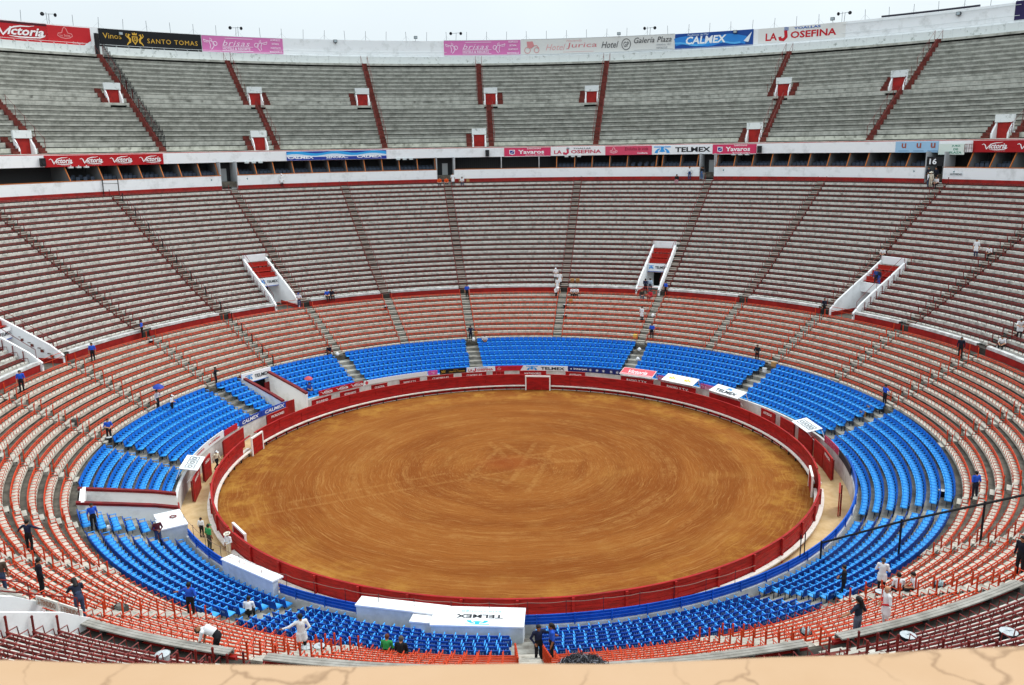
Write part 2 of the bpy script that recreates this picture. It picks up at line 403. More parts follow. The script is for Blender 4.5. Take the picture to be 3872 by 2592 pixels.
    col = mixc(math_('MULTIPLY', rngmap(math_('ADD', spot, math_('MULTIPLY', clods, 1.6)), 1.0, 3.2, 1., 0.), .6), col, '843e18')
    col = mixc(math_('MULTIPLY', rngmap(grain, .55, .75), .4), col, '5d3511')
    col = mixc(math_('MULTIPLY', rngmap(grain, .38, .25), .4), col, 'c09653')
    L.new(col, b.inputs['Base Color'])
    bp = N.new('ShaderNodeBump'); bp.inputs['Strength'].default_value = .5; bp.inputs['Distance'].default_value = .05
    L.new(math_('ADD', math_('ADD', math_('MULTIPLY', fine, .5), math_('MULTIPLY', rake, .8)), math_('MULTIPLY', clods, .6)), bp.inputs['Height']); L.new(bp.outputs[0], b.inputs['Normal'])
    return m

# ------------------------------------------------------------------ ring geometry (degrees clockwise from the far side)
AISLES = [-178.5 + 359, -166.5, -152, -137.5, -123.5, -108.8, -94.2, -80, -65.2, -51.3, -37, -22.7, -8.7, 9.25, 26.9, 41.2, 55.4, 69.4, 83.4, 101.2, 120.6, 135.8, 149.5, 164.6]
AISLES[0] = 179.2
BLUE_AISLES = [-153.5, -124.6, -94.8, -66, -37.1, -8.9, 27.3, 55.4, 84.6, 120.9, 150.6, 179.3]
SH = .32                                                                                     # seat height above its tread
LOW = [(29.7 + .783 * k, 3.61 + .44 * k) for k in range(9)]                                  # front edge of each bench: r, z
UP = [(37.8 + .827 * k, 8.05 + .438 * k if k <= 5 else 10.24 + .514 * (k - 5)) for k in range(23)]
GEN = [(60.2 + .85 * k, 23.75 + .596 * k) for k in range(21)]
BLUE = [(24.62 + .765 * k, .92 + .31 * k) for k in range(7)]                                 # r of seat backs, z of tread
VOMS = [(24.3, 'far right'), (-40.3, 'far left'), (58.6, 'right'), (-82.3, 'left'), (-154.2, 'near left')]
VOM_W = 2.75
GATES = [(-56.3, 3.0), (-114.2, 2.6)]                                                        # tunnels through the blue seats: th, width
def vom_gaps(r): return [(t - wdeg(VOM_W, r) / 2, t + wdeg(VOM_W, r) / 2) for t, _ in VOMS]
def aisle_gaps(r, width=.98): return [(a - wdeg(width, r) / 2, a + wdeg(width, r) / 2) for a in AISLES]
def gate_gaps(r): return [(t - wdeg(w_, r) / 2, t + wdeg(w_, r) / 2) for t, w_ in GATES]
GDOOR_M = [-45.0, -30.0, -17.65, -2.25, 10.0, 32.2, 44.3, -59.5]
GDOOR_L = [-58.0, -31.9, -4.0, 31.15, 58.7]
GSTAIR = [-56.6, -43.6, -30.3, -16.4, -3.0, 11.0, 31.6, 45.0, 60.3]
SP = (-80, 80)

# ------------------------------------------------------------------ ground, sand, alley
g = MB(); ns = 96
g.add([(0, 0, 0)] + [(21.62 * math.sin(2 * math.pi * i / ns), 21.62 * math.cos(2 * math.pi * i / ns), 0) for i in range(ns)], [(0, 1 + (i + 1) % ns, 1 + i) for i in range(ns)])
tag(g.build('arena_sand', sand_material()), 'round raked orange sand floor of the bullring', kind='structure')
g = MB(); g.loft([(21.6, .02), (24.0, .02)], -180, 180, 2, closed=False)
tag(g.build('alley_floor', M_alley), 'pale ground of the alley between red barrier and seats', kind='structure')
g = MB(); g.loft([(82, 17), (2500, 12)], -180, 180, 4, closed=False)
tag(g.build('ground', mat('city_ground', '6b6a66', .95)), kind='structure')

# ------------------------------------------------------------------ concrete terraces, one part per row
def terrace(name, label): return tag(empty(name), label, 'terrace', kind='structure')
tb = terrace('blue_seat_terrace', 'concrete steps that carry the blue seats round the ring')
for k, (rb, zt) in enumerate(BLUE):
    b = MB(); r0, r1 = rb - .70, rb + .065 if k < 6 else 29.7
    for t0, t1 in minus(-180, 180, gate_gaps(rb)):
        b.arc(t0, t1, r0, rb + .065, zt - .6, zt, 2)
    b.build('terrace_step', M_stain, tb)
tl = terrace('lower_terrace', 'lower ring of pale concrete benches with orange rails')
for k, (rf, zs) in enumerate(LOW):
    b = MB(); zf = zs - SH; gp = aisle_gaps(rf)
    for t0, t1 in minus(-180, 180, gp):
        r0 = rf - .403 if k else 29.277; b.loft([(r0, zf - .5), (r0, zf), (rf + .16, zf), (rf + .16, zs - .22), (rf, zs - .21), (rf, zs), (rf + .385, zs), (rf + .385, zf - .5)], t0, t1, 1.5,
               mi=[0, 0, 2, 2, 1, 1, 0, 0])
    for t0, t1 in gp: b.arc(t0, t1, rf - .403 if k else 29.277, rf, zf - .5, zf, 2); b.arc(t0, t1, rf, rf + .38, zf - .5, zs, 2)
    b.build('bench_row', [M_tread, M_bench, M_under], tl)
b = MB(); b.arc(-180, 180, 36.345, 36.95, 6.6, 7.27, 1.5); b.build('walkway', M_tread, tl)
tu = terrace('upper_terrace', 'upper ring of weathered concrete benches with dark red rails')
b = MB()
for t0, t1 in minus(-180, 180, vom_gaps(37) + aisle_gaps(37)):
    b.loft([(36.95, 7.0), (36.95, 7.82), (37.08, 7.82), (37.08, 7.0)], t0, t1, 1.2)
b.build('red_front_wall', M_red, tu)
for k, (rf, zs) in enumerate(UP):
    b = MB(); zf = zs - SH; gp = aisle_gaps(rf); r0 = rf - .427 if k else 37.08
    vg = vom_gaps(rf) if rf < 43.5 else []
    for t0, t1 in minus(-180, 180, gp + vg):
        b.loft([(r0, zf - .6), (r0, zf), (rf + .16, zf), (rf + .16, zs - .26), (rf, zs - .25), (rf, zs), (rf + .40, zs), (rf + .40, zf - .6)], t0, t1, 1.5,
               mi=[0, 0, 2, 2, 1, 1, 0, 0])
    for a, c in gp:
        for t0, t1 in minus(a, c, vg): b.arc(t0, t1, r0, rf, zf - .6, zf, 2); b.arc(t0, t1, rf, rf + .40, zf - .6, zs, 2)
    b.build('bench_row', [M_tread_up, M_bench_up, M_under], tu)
b = MB(); b.arc(-180, 180, 56.4, 57.0, 18.4, 19.12, 1.5); b.build('walkway', M_tread_up, tu)
tg = terrace('gallery_terrace', 'grey bare concrete terrace of the high gallery')
for k, (rf, z) in enumerate(GEN):
    b = MB(); z1 = z + .596; gaps = []
    for t in GDOOR_M:
        if 10 <= k <= 11: gaps.append((t - wdeg(1.0, rf), t + wdeg(1.0, rf)))
    for t in GDOOR_L:
        if k <= 1: gaps.append((t - wdeg(1.0, rf), t + wdeg(1.0, rf)))
    for t0, t1 in minus(*SP, gaps):
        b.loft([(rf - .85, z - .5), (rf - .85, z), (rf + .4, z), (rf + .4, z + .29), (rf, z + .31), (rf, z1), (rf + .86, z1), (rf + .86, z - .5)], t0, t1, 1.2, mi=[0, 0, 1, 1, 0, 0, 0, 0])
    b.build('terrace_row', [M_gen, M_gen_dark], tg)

# ------------------------------------------------------------------ high rim wall above the gallery
rim = tag(empty('rim_wall'), 'white rim wall that closes the gallery against the sky', 'wall')
b = MB(); b.loft([(78.03, 36.1), (78.03, 37.35), (78.72, 37.42), (78.72, 37.2), (79.3, 37.2), (79.3, 36.0)], *SP, 1.2, mi=0); b.build('base_band', M_white_old, rim)
b = MB(); b.arc(*SP, 78.72, 79.15, 37.42, 39.76, 1.2); b.build('upper_wall', M_white, rim)
b = MB(); b.pipe_arc(*SP, 78.2, 37.62, .025); b.pipe_arc(-26, -7, 78.5, 38.05, .025); b.pipe_arc(36, 52, 78.45, 38.2, .03); b.pipe_arc(36, 52, 78.6, 39.45, .03)
b.build('rim_pipe', mat('white_pipe', 'd9dddd', .6), rim)
pm = MB().tube([(0, -.06, 0), (0, -.1, 1.1), (0, .4, 1.3)], .025, 5).mesh('pipe_bracket', mat('white_pipe', 'd9dddd', .6))
for i in range(110):
    t = -62 + i * 1.13; inst(pm, 'pipe_bracket', rim, P(t, 78.1, 36.25), t)

# ------------------------------------------------------------------ balcony front and boxes
bal = tag(empty('gallery_balcony'), 'white balcony front running below the grey gallery', 'balcony')
b = MB(); b.arc(*SP, 58.0, 58.35, 22.38, 23.6, 1.2); b.build('parapet', M_white, bal)
b = MB(); b.arc(*SP, 58.35, 60.2, 23.0, 23.74, 1.2); b.arc(*SP, 58.1, 62.5, 22.39, 22.7, 1.2); b.build('slab', M_gen, bal)
b = MB(); b.arc(*SP, 58.34, 58.42, 23.6, 23.68, 1.2); b.build('red_kerb', M_red, bal)
bw = tag(empty('box_front_wall'), 'white wall with red base and orange top edge below the boxes', 'wall')
BDOOR = [(-37.1, 2.05), (-8.8, 2.35), (26.35, 1.9), (53.85, 2.05)]
dg = [(t - w_ / 2, t + w_ / 2) for t, w_ in BDOOR]
b = MB()
for t0, t1 in minus(*SP, dg): b.arc(t0, t1, 57.0, 57.25, 19.58, 20.78, 1.2)
b.build('white_panel', M_white, bw)
b = MB()
for t0, t1 in minus(*SP, dg): b.arc(t0, t1, 56.97, 57.22, 19.0, 19.578, 1.2)
b.build('red_base', M_red, bw)
b = MB()
for t0, t1 in minus(*SP, dg): b.arc(t0, t1, 56.98, 57.3, 20.78, 20.86, 1.2)
b.build('orange_edge', M_orange_edge, bw)
b = MB(); b.arc(*SP, 57.25, 61.5, 19.4, 20.05, 1.5); b.build('box_floor', M_tread, bw)
b = MB(); b.arc(*SP, 61.3, 61.6, 20.0, 22.5, 1.5); b.build('box_back_wall', mat('box_back', '4a4a4c', .9), bw)
# ------------------------------------------------------------------ red barrier round the sand
SHIELDS = [(6.5, 6.6), (-77.8, 4.6), (104, 5.2), (-127.4, 5.2)]                              # openings behind the ring shields
bar = tag(empty('barrier'), 'red plank barrier with white foot board that circles the sand', 'barrier')
NSEG = 48; seg = 360 / NSEG
op = [(t - w_ / 2 + 1.3, t + w_ / 2 - 1.3) for t, w_ in SHIELDS]
pk = []
for j in range(6):
    z0 = .06 + j * .24; b = MB(); b.loft([(21.55, z0), (21.63, z0), (21.63, z0 + .226), (21.55, z0 + .226)], -seg / 2 + .03, seg / 2 - .03, 1.9); pk.append(b.mesh('plank', M_barrier))
for i in range(NSEG):
    t = (i + .5) * seg - 180
    if any(a < t < c for a, c in op): continue
    for j in range(6):
        o = inst(pk[j], 'plank', bar, (0, 0, 0), t + random.uniform(-.05, .05)); o.scale = (1 + random.uniform(-.0012, .0012),) * 2 + (1,)
b = MB()
for t0, t1 in minus(-180, 180, op): b.arc(t0, t1, 21.53, 21.66, 1.49, 1.545, 1.9)
b.build('top_rail', M_barrier, bar)
b = MB()
for t0, t1 in minus(-180, 180, op): b.arc(t0, t1, 21.3, 21.52, .38, .46, 1.9)
b.build('foot_board', mat('white_foot_board', 'e6e1d8', .7, 'b8ab98', 2, 6, .5, .75), bar)
b = MB()
for t0, t1 in minus(-180, 180, op): b.arc(t0, t1, 21.67, 21.95, .38, .47, 1.9)
b.build('outer_foot_board', mat('white_foot_board', 'e6e1d8'), bar)
pm = MB().box((0, 0, .76), (.14, .1, 1.5)).mesh('post', M_barrier)
for i in range(NSEG): 
    t = i * seg - 180
    if not any(a < t < c for a, c in op): inst(pm, 'post', bar, P(t, 21.71, 0), t)
sup = MB().box((0, 0, .19), (.06, .1, .38)).mesh('foot_bracket', M_dark)
for i in range(NSEG * 2):
    t = (i + .5) * seg / 2 - 180
    if not any(a < t < c for a, c in op): inst(sup, 'foot_bracket', bar, P(t, 21.44, 0), t)

def shield(th, r, width, h, label, framed, name='shield', text=None, group=None):
    o = tag(empty(name, P(th, r, 0), th), label, 'shield', group); n = 3
    pw = width / n
    for i in range(n): MB().box(((i - 1) * pw, 0, h / 2 + .03), (pw - .012, .07, h - .06)).build('plank', M_barrier, o)
    if framed:
        b = MB().box((-width / 2 - .05, 0, h / 2), (.12, .12, h)).box((width / 2 + .05, 0, h / 2), (.12, .12, h)).box((0, 0, h + .06), (width + .22, .14, .12)); b.build('white_frame', flat('ece9e4'), o)
    else:
        MB().box((0, 0, h + .02), (width + .05, .1, .05)).build('cap', M_barrier, o)
        MB().box((-width / 2 + .1, .12, h / 2), (.08, .1, h * .9)).box((width / 2 - .1, .12, h / 2), (.08, .1, h * .9)).build('brace', M_dred, o)
    if text: text_on(text, width * .62, .22, o, (0, -.042, h - .24), flat('f0e4de'))
    return o

# ------------------------------------------------------------------ inner wall of the stands (behind the alley)
cw = tag(empty('inner_wall'), 'pale concrete wall between alley and blue seats', 'wall')
g2 = gate_gaps(23.8)
b = MB()
for t0, t1 in minus(-180, 180, g2): b.arc(t0, t1, 23.72, 23.92, 0, 1.42, 2)
b.build('wall', mat('pale_inner_wall', 'd8d9d9', .8, 'b3b2ae', 1.1, 7), cw)
NEAR_RAIL = minus(97, 330 - 97 + 0, [(-148.6 + 360, -138.6 + 360), (-171.5 + 360, -161.4 + 360), (178.5, 189.5)])
NEAR_RAIL = minus(98, 234.8, [(360 - 149, 360 - 138.6), (360 - 171.9, 360 - 161.2), (179.4, 189)])
rl = tag(empty('blue_rail'), 'blue metal rail panel along the near edge of the seats', 'rail')
for t0, t1 in NEAR_RAIL: b = MB(); b.arc(t0, t1, 23.78, 23.83, 1.44, 1.93, 1.5); b.build('panel', M_blue_rail, rl)
for z in (1.62, 1.8, 1.95):
    for t0, t1 in NEAR_RAIL: b = MB(); b.pipe_arc(t0, t1, 23.86, z, .03); b.build('rail_tube', M_blue_rail, rl)
pm = MB().tube([(0, 0, 0), (0, 0, .6)], .035, 6).mesh('post', M_blue_rail)
for t0, t1 in NEAR_RAIL:
    t = t0 + .6
    while t < t1: inst(pm, 'post', rl, P(t, 23.9, 1.4), t); t += 4.4
wr = tag(empty('wire_strand'), 'twisted wire on thin iron posts above the blue rail', 'wire')
pm = MB().tube([(0, 0, 0), (0, 0, .75)], .015, 5).mesh('post', M_black)
pts = []; t = 236
while t > 150:
    inst(pm, 'post', wr, P(t, 23.88, 1.95), t)
    for q in range(4): pts.append(P(t - q * 1.1, 23.88, 2.62 - .05 * math.sin(q / 4 * math.pi) + random.uniform(-.015, .015)))
    t -= 4.4
MB().tube(pts, .016, 4).build('wire', mat('rusty_wire', '8a6a5c', .6), wr)

# ------------------------------------------------------------------ blue seats
def seat_parts():
    pan = MB()
    pan.loft([(0, 0)], 0, 1) if False else None
    prof = [(-.43, .40), (-.44, .43), (-.40, .455), (-.2, .435), (-.02, .45), (-.02, .40), (-.2, .395)]
    n = len(prof); vs = [(x, y, z) for x in (-.225, .225) for y, z in prof]
    pan.add(vs, [(i, (i + 1) % n, n + (i + 1) % n, n + i) for i in range(n)] + [tuple(range(n)), tuple(n + i for i in reversed(range(n)))])
    back = MB(); rows = [(.40, .0), (.62, .02), (.80, .065), (.835, .06)]; xs = (-.225, -.11, .11, .225)
    vs = []
    for dy in (0, .035):
        for z, y in rows:
            for x in xs: vs.append((x * (1 if z < .82 else .9), y + dy + (.022 - abs(x) * .1 if z > .5 else 0), z))
    fs = []
    for s in (0, 16):
        for i in range(3):
            for j in range(3): fs.append((s + i * 4 + j, s + i * 4 + j + 1, s + i * 4 + j + 5, s + i * 4 + j + 4))
    for i in range(3): fs += [(i * 4, i * 4 + 4, 16 + i * 4 + 4, 16 + i * 4), (i * 4 + 3, 16 + i * 4 + 3, 16 + i * 4 + 7, i * 4 + 7)]
    for j in range(3): fs += [(12 + j, 13 + j, 29 + j, 28 + j), (j, 16 + j, 17 + j, j + 1)]
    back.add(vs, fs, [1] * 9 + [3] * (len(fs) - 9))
    arm = MB().box((.25, -.19, .64), (.05, .42, .035)).box((.25, -.37, .55), (.035, .035, .2))
    leg = MB().box((.25, -.02, .33), (.04, .05, .66), mi=2).box((.25, -.3, .2), (.035, .035, .40), mi=2)
    return pan, back, arm, leg
pan, back, arm, leg = seat_parts()
SEAT = MB()
for q in (pan, back, arm, leg): SEAT.add(q.v, q.f, q.m)
ME_PAN = pan.mesh('seat_pan', M_blue_lit); ME_BACK = back.mesh('backrest', [M_blue_lit, M_blue, M_blue, M_blue_shaded]); ME_ARM = arm.mesh('armrest', M_blue_lit); ME_LEG = MB().add(leg.v, leg.f).mesh('leg_frame', mat('seat_leg', '1d2a44', .6))
WHITE_BLOCKS = [(-171.6, 178.9 - 360, 0, 2), (-170.8, -168.4, 0, 1)]
seats = []                                                                                   # (th, r, z, row, block)
BA = sorted(BLUE_AISLES)
for bi in range(len(BA)):
    a, c = BA[bi], BA[(bi + 1) % len(BA)] + (360 if bi == len(BA) - 1 else 0)
    for k, (rb, zt) in enumerate(BLUE):
        hw = wdeg(.55, rb); gg = [(x - wdeg(.25, rb), y + wdeg(.25, rb)) for x, y in gate_gaps(rb)]
        if k < 3: gg.append((188.6, 181.0 if False else 180.1)) if False else None
        bl = []
        if k <= 1: bl.append((179.0, 189.6))                                                 # white roof with lettering covers the front rows here
        if k == 0: bl += [(189, 199), (360 - 124.9, 360 - 118)]
        bl += [(360 - 119.2, 360 - 116.4)] if k > 0 else []
        for t0, t1 in minus(a + hw, c - hw, gg + bl):
            n = int((t1 - t0) / wdeg(.505, rb))
            for i in range(n): seats.append((((t0 + t1) / 2 + (i - (n - 1) / 2) * wdeg(.505, rb) + 180) % 360 - 180, rb, zt, k, bi))
def vis(p, mx=60):
    x, y, z = project(p); return z > 0 and -mx < x < 3872 + mx and -mx < y < 2510 + mx
seats = [s for s in seats if vis(P(s[0], s[1], s[2] + .5))]
seats.sort(key=lambda s: project(P(s[0], s[1], s[2]))[2])
BLOCK_NAME = {}
for bi in range(len(BA)):
    mid = (BA[bi] + (BA[bi + 1] if bi < len(BA) - 1 else BA[0] + 360)) / 2; mid = (mid + 180) % 360 - 180
    BLOCK_NAME[bi] = ('block under the white lettered roof' if mid < -155 else 'block at lower left of the ring' if -155 <= mid < -124 else 'block beside the white gate passage' if mid < -95 else 'left-hand block' if mid < 0
                      else 'block along the near right edge' if mid > 150 else 'lower right block behind the black mesh fence' if mid > 121 else 'right-hand block')
for th, r, z, k, bi in seats[:300]:
    root = tag(empty('stadium_seat', P(th, r, z), th), f'blue plastic armchair seat in the {ORD[k]} row, {BLOCK_NAME[bi]}', 'seat', f'blue seats, {ORD[k]} row, {BLOCK_NAME[bi]}')
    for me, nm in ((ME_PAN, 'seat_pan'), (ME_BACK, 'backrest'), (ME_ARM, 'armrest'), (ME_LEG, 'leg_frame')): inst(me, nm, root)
    root.rotation_euler.z += random.gauss(0, .025)
SEATS_NEAR = seats[:300]; rest = seats[300:]
o = np_stuff('blue_seats', SEAT, [s[0] for s in rest], [s[1] for s in rest], [s[2] for s in rest], [M_blue_lit, M_blue, MATS['seat_leg'], M_blue_shaded], jit=.025)
tag(o, 'mass of blue plastic seats ringing the far side of the arena', 'seats', kind='stuff')

# ------------------------------------------------------------------ benches' pipe rails: back rails, end posts, arm dividers
def arm_mb(k=1.0):
    return MB().tube([(0, .40, .27), (0, .04, .275), (0, .01, -.02)], .025, 4, caps=False).tube([(0, .40, .27), (0, .40, -.02)], .019, 4, caps=False)
ARM = arm_mb(); ME_ARMR = {m.name: ARM.mesh('armrest', m) for m in (M_orange, M_brown)}
POST = MB().tube([(0, 0, -.30), (0, 0, .74)], .038, 7).lathe([(0, .73), (.042, .74), (.047, .78), (.03, .82), (0, .83)], sides=7)
ME_POST = {m.name: POST.mesh('post', m) for m in (M_orange, M_brown)}
AS = sorted(AISLES); sections = []
for tier, rows in (('lower', LOW), ('upper', UP)):
    for k, (rf, zs) in enumerate(rows):
        hw = wdeg(.52, rf)
        for si in range(len(AS)):
            a, c = AS[si], AS[si + 1] if si < len(AS) - 1 else AS[0] + 360
            vg = [(x - wdeg(.1, rf), y + wdeg(.1, rf)) for x, y in vom_gaps(rf)] if tier == 'upper' and rf < 44.5 else []
            for t0, t1 in minus(a + hw, c - hw, vg):
                if (t1 - t0) * R_(1) * rf < .8: continue
                n = 5; cand = [project(P(t0 + (t1 - t0) * q / n, rf, zs + .2)) for q in range(n + 1)]
                inn = [p for p in cand if p[2] > 0 and -80 < p[0] < 3950 and p[1] < 2590]
                if not inn: continue
                sections.append((min(p[2] for p in inn), tier, k, si, t0, t1, rf, zs))
sections.sort()
def sector_phrase(si):
    a, c = AS[si], AS[si + 1] if si < len(AS) - 1 else AS[0] + 360
    mid = ((a + c) / 2 + 180) % 360 - 180; n = si
    side = 'left' if mid < 0 else 'right'; q = abs(mid)
    zone = 'far' if q < 45 else 'middle' if q < 110 else 'near'
    order = [i for i in range(len(AS)) if ((((AS[i] + (AS[i + 1] if i < len(AS) - 1 else AS[0] + 360)) / 2 + 180) % 360 - 180) < 0) == (mid < 0)]
    order.sort(key=lambda i: -abs(((AS[i] + (AS[i + 1] if i < len(AS) - 1 else AS[0] + 360)) / 2 + 180) % 360 - 180))
    return f'{ORD[order.index(si)]} {side}-hand block from the camera'
arms_rest = {'lower': [], 'upper': []}; rails_rest = {'lower': MB(), 'upper': MB()}; posts_rest = {'lower': [], 'upper': []}
def arm_angles(t0, t1, rf):
    n = max(1, round((t1 - t0) / wdeg(.5, rf))); return [t0 + (t1 - t0) * (i) / n for i in range(n + 1)]
for idx, (dep, tier, k, si, t0, t1, rf, zs) in enumerate(sections):
    m = M_orange if tier == 'lower' else M_brown
    if idx < 300:
        tm = (t0 + t1) / 2; og = P(tm, rf, zs)
        root = tag(empty('seat_rail', og, None), f'{"orange" if tier == "lower" else "dark red"} pipe rail of the {ORD[k]} {tier} bench row, {sector_phrase(si)}' + (', beside the passage' if len([1 for s in sections if s[1:4] == (tier, k, si)]) > 1 and (t1 - t0) < 5 else ''),
                   'seat rail', f'pipe rails of the {tier} benches')
        for h in (.13, .27):
            b = MB(); b.pipe_arc(t0, t1, rf + .40, zs + h, .032 if tier == 'lower' else .04, 1.5, sides=6); b.build('back_rail', m, root, og)
        for t in (t0, t1):
            o = inst(ME_POST[m.name], 'post', root, P(t, rf + .36, zs) - og, t)
        aa = arm_angles(t0, t1, rf)
        if idx < 75:
            for t in aa: inst(ME_ARMR[m.name], 'armrest', root, P(t, rf, zs) - og, t)
        else:
            n = len(aa); o = np_stuff('armrests', ARM, aa, [rf] * n, [zs] * n, m, root); o.location = -og; o['kind'] = 'stuff'
    else:
        for h in (.13, .27): rails_rest[tier].pipe_arc(t0, t1, rf + .40, zs + h, .032 if tier == 'lower' else .021, 2, sides=4)
        aa = arm_angles(t0, t1, rf); arms_rest[tier] += [(t, rf, zs) for t in aa]
        posts_rest[tier] += [(t0, rf + .36, zs), (t1, rf + .36, zs)]
big = MB()
for i, tier in enumerate(('lower', 'upper')):
    mm_ = M_orange if tier == 'lower' else M_brown
    root = tag(empty('far_seat_rails'), ('orange pipe rails of the lower benches round the far side' if tier == 'lower' else 'dark red pipe rails of the upper benches round the far side'), 'seat rails', kind='stuff')
    o = rails_rest[tier].build('back_rails', mm_, root); o['kind'] = 'stuff'
    A_ = arms_rest[tier]
    if A_: o = np_stuff('armrests', ARM, [a[0] for a in A_], [a[1] for a in A_], [a[2] for a in A_], mm_, root); o['kind'] = 'stuff'
    A_ = posts_rest[tier]
    if A_: o = np_stuff('posts', MB().tube([(0, 0, -.30), (0, 0, .72)], .032, 5), [a[0] for a in A_], [a[1] for a in A_], [a[2] for a in A_], mm_, root); o['kind'] = 'stuff'

# ------------------------------------------------------------------ stairs in the aisles
def steps(tier, rows, width, mats_, hh):
    for ai, a in enumerate(AISLES):
        todo = []
        for k, (rf, zs) in enumerate(rows):
            zf = zs - SH
            if any(x < a < y for x, y in vom_gaps(rf)) and tier == 'upper' and rf < 43: continue
            todo.append((rf - .24, zf, .24)); todo.append((rf, zs, 0) if False else (rf + .17, zs, .06))
        todo = [q for q in todo if vis(P(a, q[0], q[1]), 10)]
        if not todo: continue
        mid = (a + 180) % 360 - 180
        root = tag(empty('aisle_stair', P(a, rows[0][0], rows[0][1] - SH), a), f'{"whitewashed" if tier == "lower" else "red and white"} stair up the {tier} benches, {ORD[sorted([x for x in AISLES], key=lambda x: abs(x)).index(a)]} stair counted from the far gate', 'stairs', f'stairs through the {tier} benches')
        inv = Matrix.Rotation(R_(a), 4, 'Z')
        for r, z, d in todo:
            me = STEP_ME[tier][0 if d > .1 else 1]
            inst(me, 'step', root, (0, r - rows[0][0], z - (rows[0][1] - SH)))
STEP_ME = {}
for tier, m2 in (('lower', [M_step_w, M_stain]), ('upper', [M_step_w, M_step_r])):
    def stepbox(h, d, y0):
        b = MB(); b.box((0, y0 + d / 2, h / 2), (.86, d, h)); b.m = [1, 0 if tier == 'lower' else 1, 1, 1, 1, 1]; b.box((0, y0 + .02, h - .045), (.86, .09, .10)); return b.mesh('step', m2)
    STEP_ME[tier] = [stepbox(.22, .25, 0), stepbox(.05, .24, -.16)]
steps('lower', LOW, 1.1, None, .22); steps('upper', UP, 1.1, None, .22)

# ------------------------------------------------------------------ plank bench on the red wall between the two tiers
plank_sec = 0
for si in range(len(AS)):
    a, c = AS[si], AS[si + 1] if si < len(AS) - 1 else AS[0] + 360
    for t0, t1 in minus(a + wdeg(.62, 37), c - wdeg(.62, 37), vom_gaps(37)):
        if t1 - t0 < 1.2 or not any(vis(P(t0 + (t1 - t0) * q / 4, 37.1, 8)) for q in range(5)): continue
        og = P((t0 + t1) / 2, 37.1, 7.9); m = mat('bench_plank', 'dfe0df', .75, 'a9a9a5', 1.5, 6) if og.y > -22 else mat('bare_grey_plank', 'a5a29b', .85, '7e7a72', 1.5, 8, stretch=(1, 1, 4))
        root = tag(empty('plank_bench', og), f'plank bench on the red wall, {sector_phrase(si)}' + (', beside the passage' if t1 - t0 < 9 else ''), 'bench', 'plank benches on the red wall')
        for q in range(3):
            b = MB(); b.arc(t0, t1, 36.92 + q * .13, 37.035 + q * .13, 8.0, 8.05, 1.2); b.build('slat', m, root, og)
        for q in range(2):
            b = MB(); b.arc(t0, t1, 36.90, 36.93, 7.83 + q * .085, 7.905 + q * .085, 1.2); b.build('slat', m, root, og)
        b = MB(); t = t0 + .5
        while t < t1: b.arc(t, t + .12, 36.95, 37.33, 7.8, 8.0); t += 2.4
        b.build('bracket', M_dark, root, og)

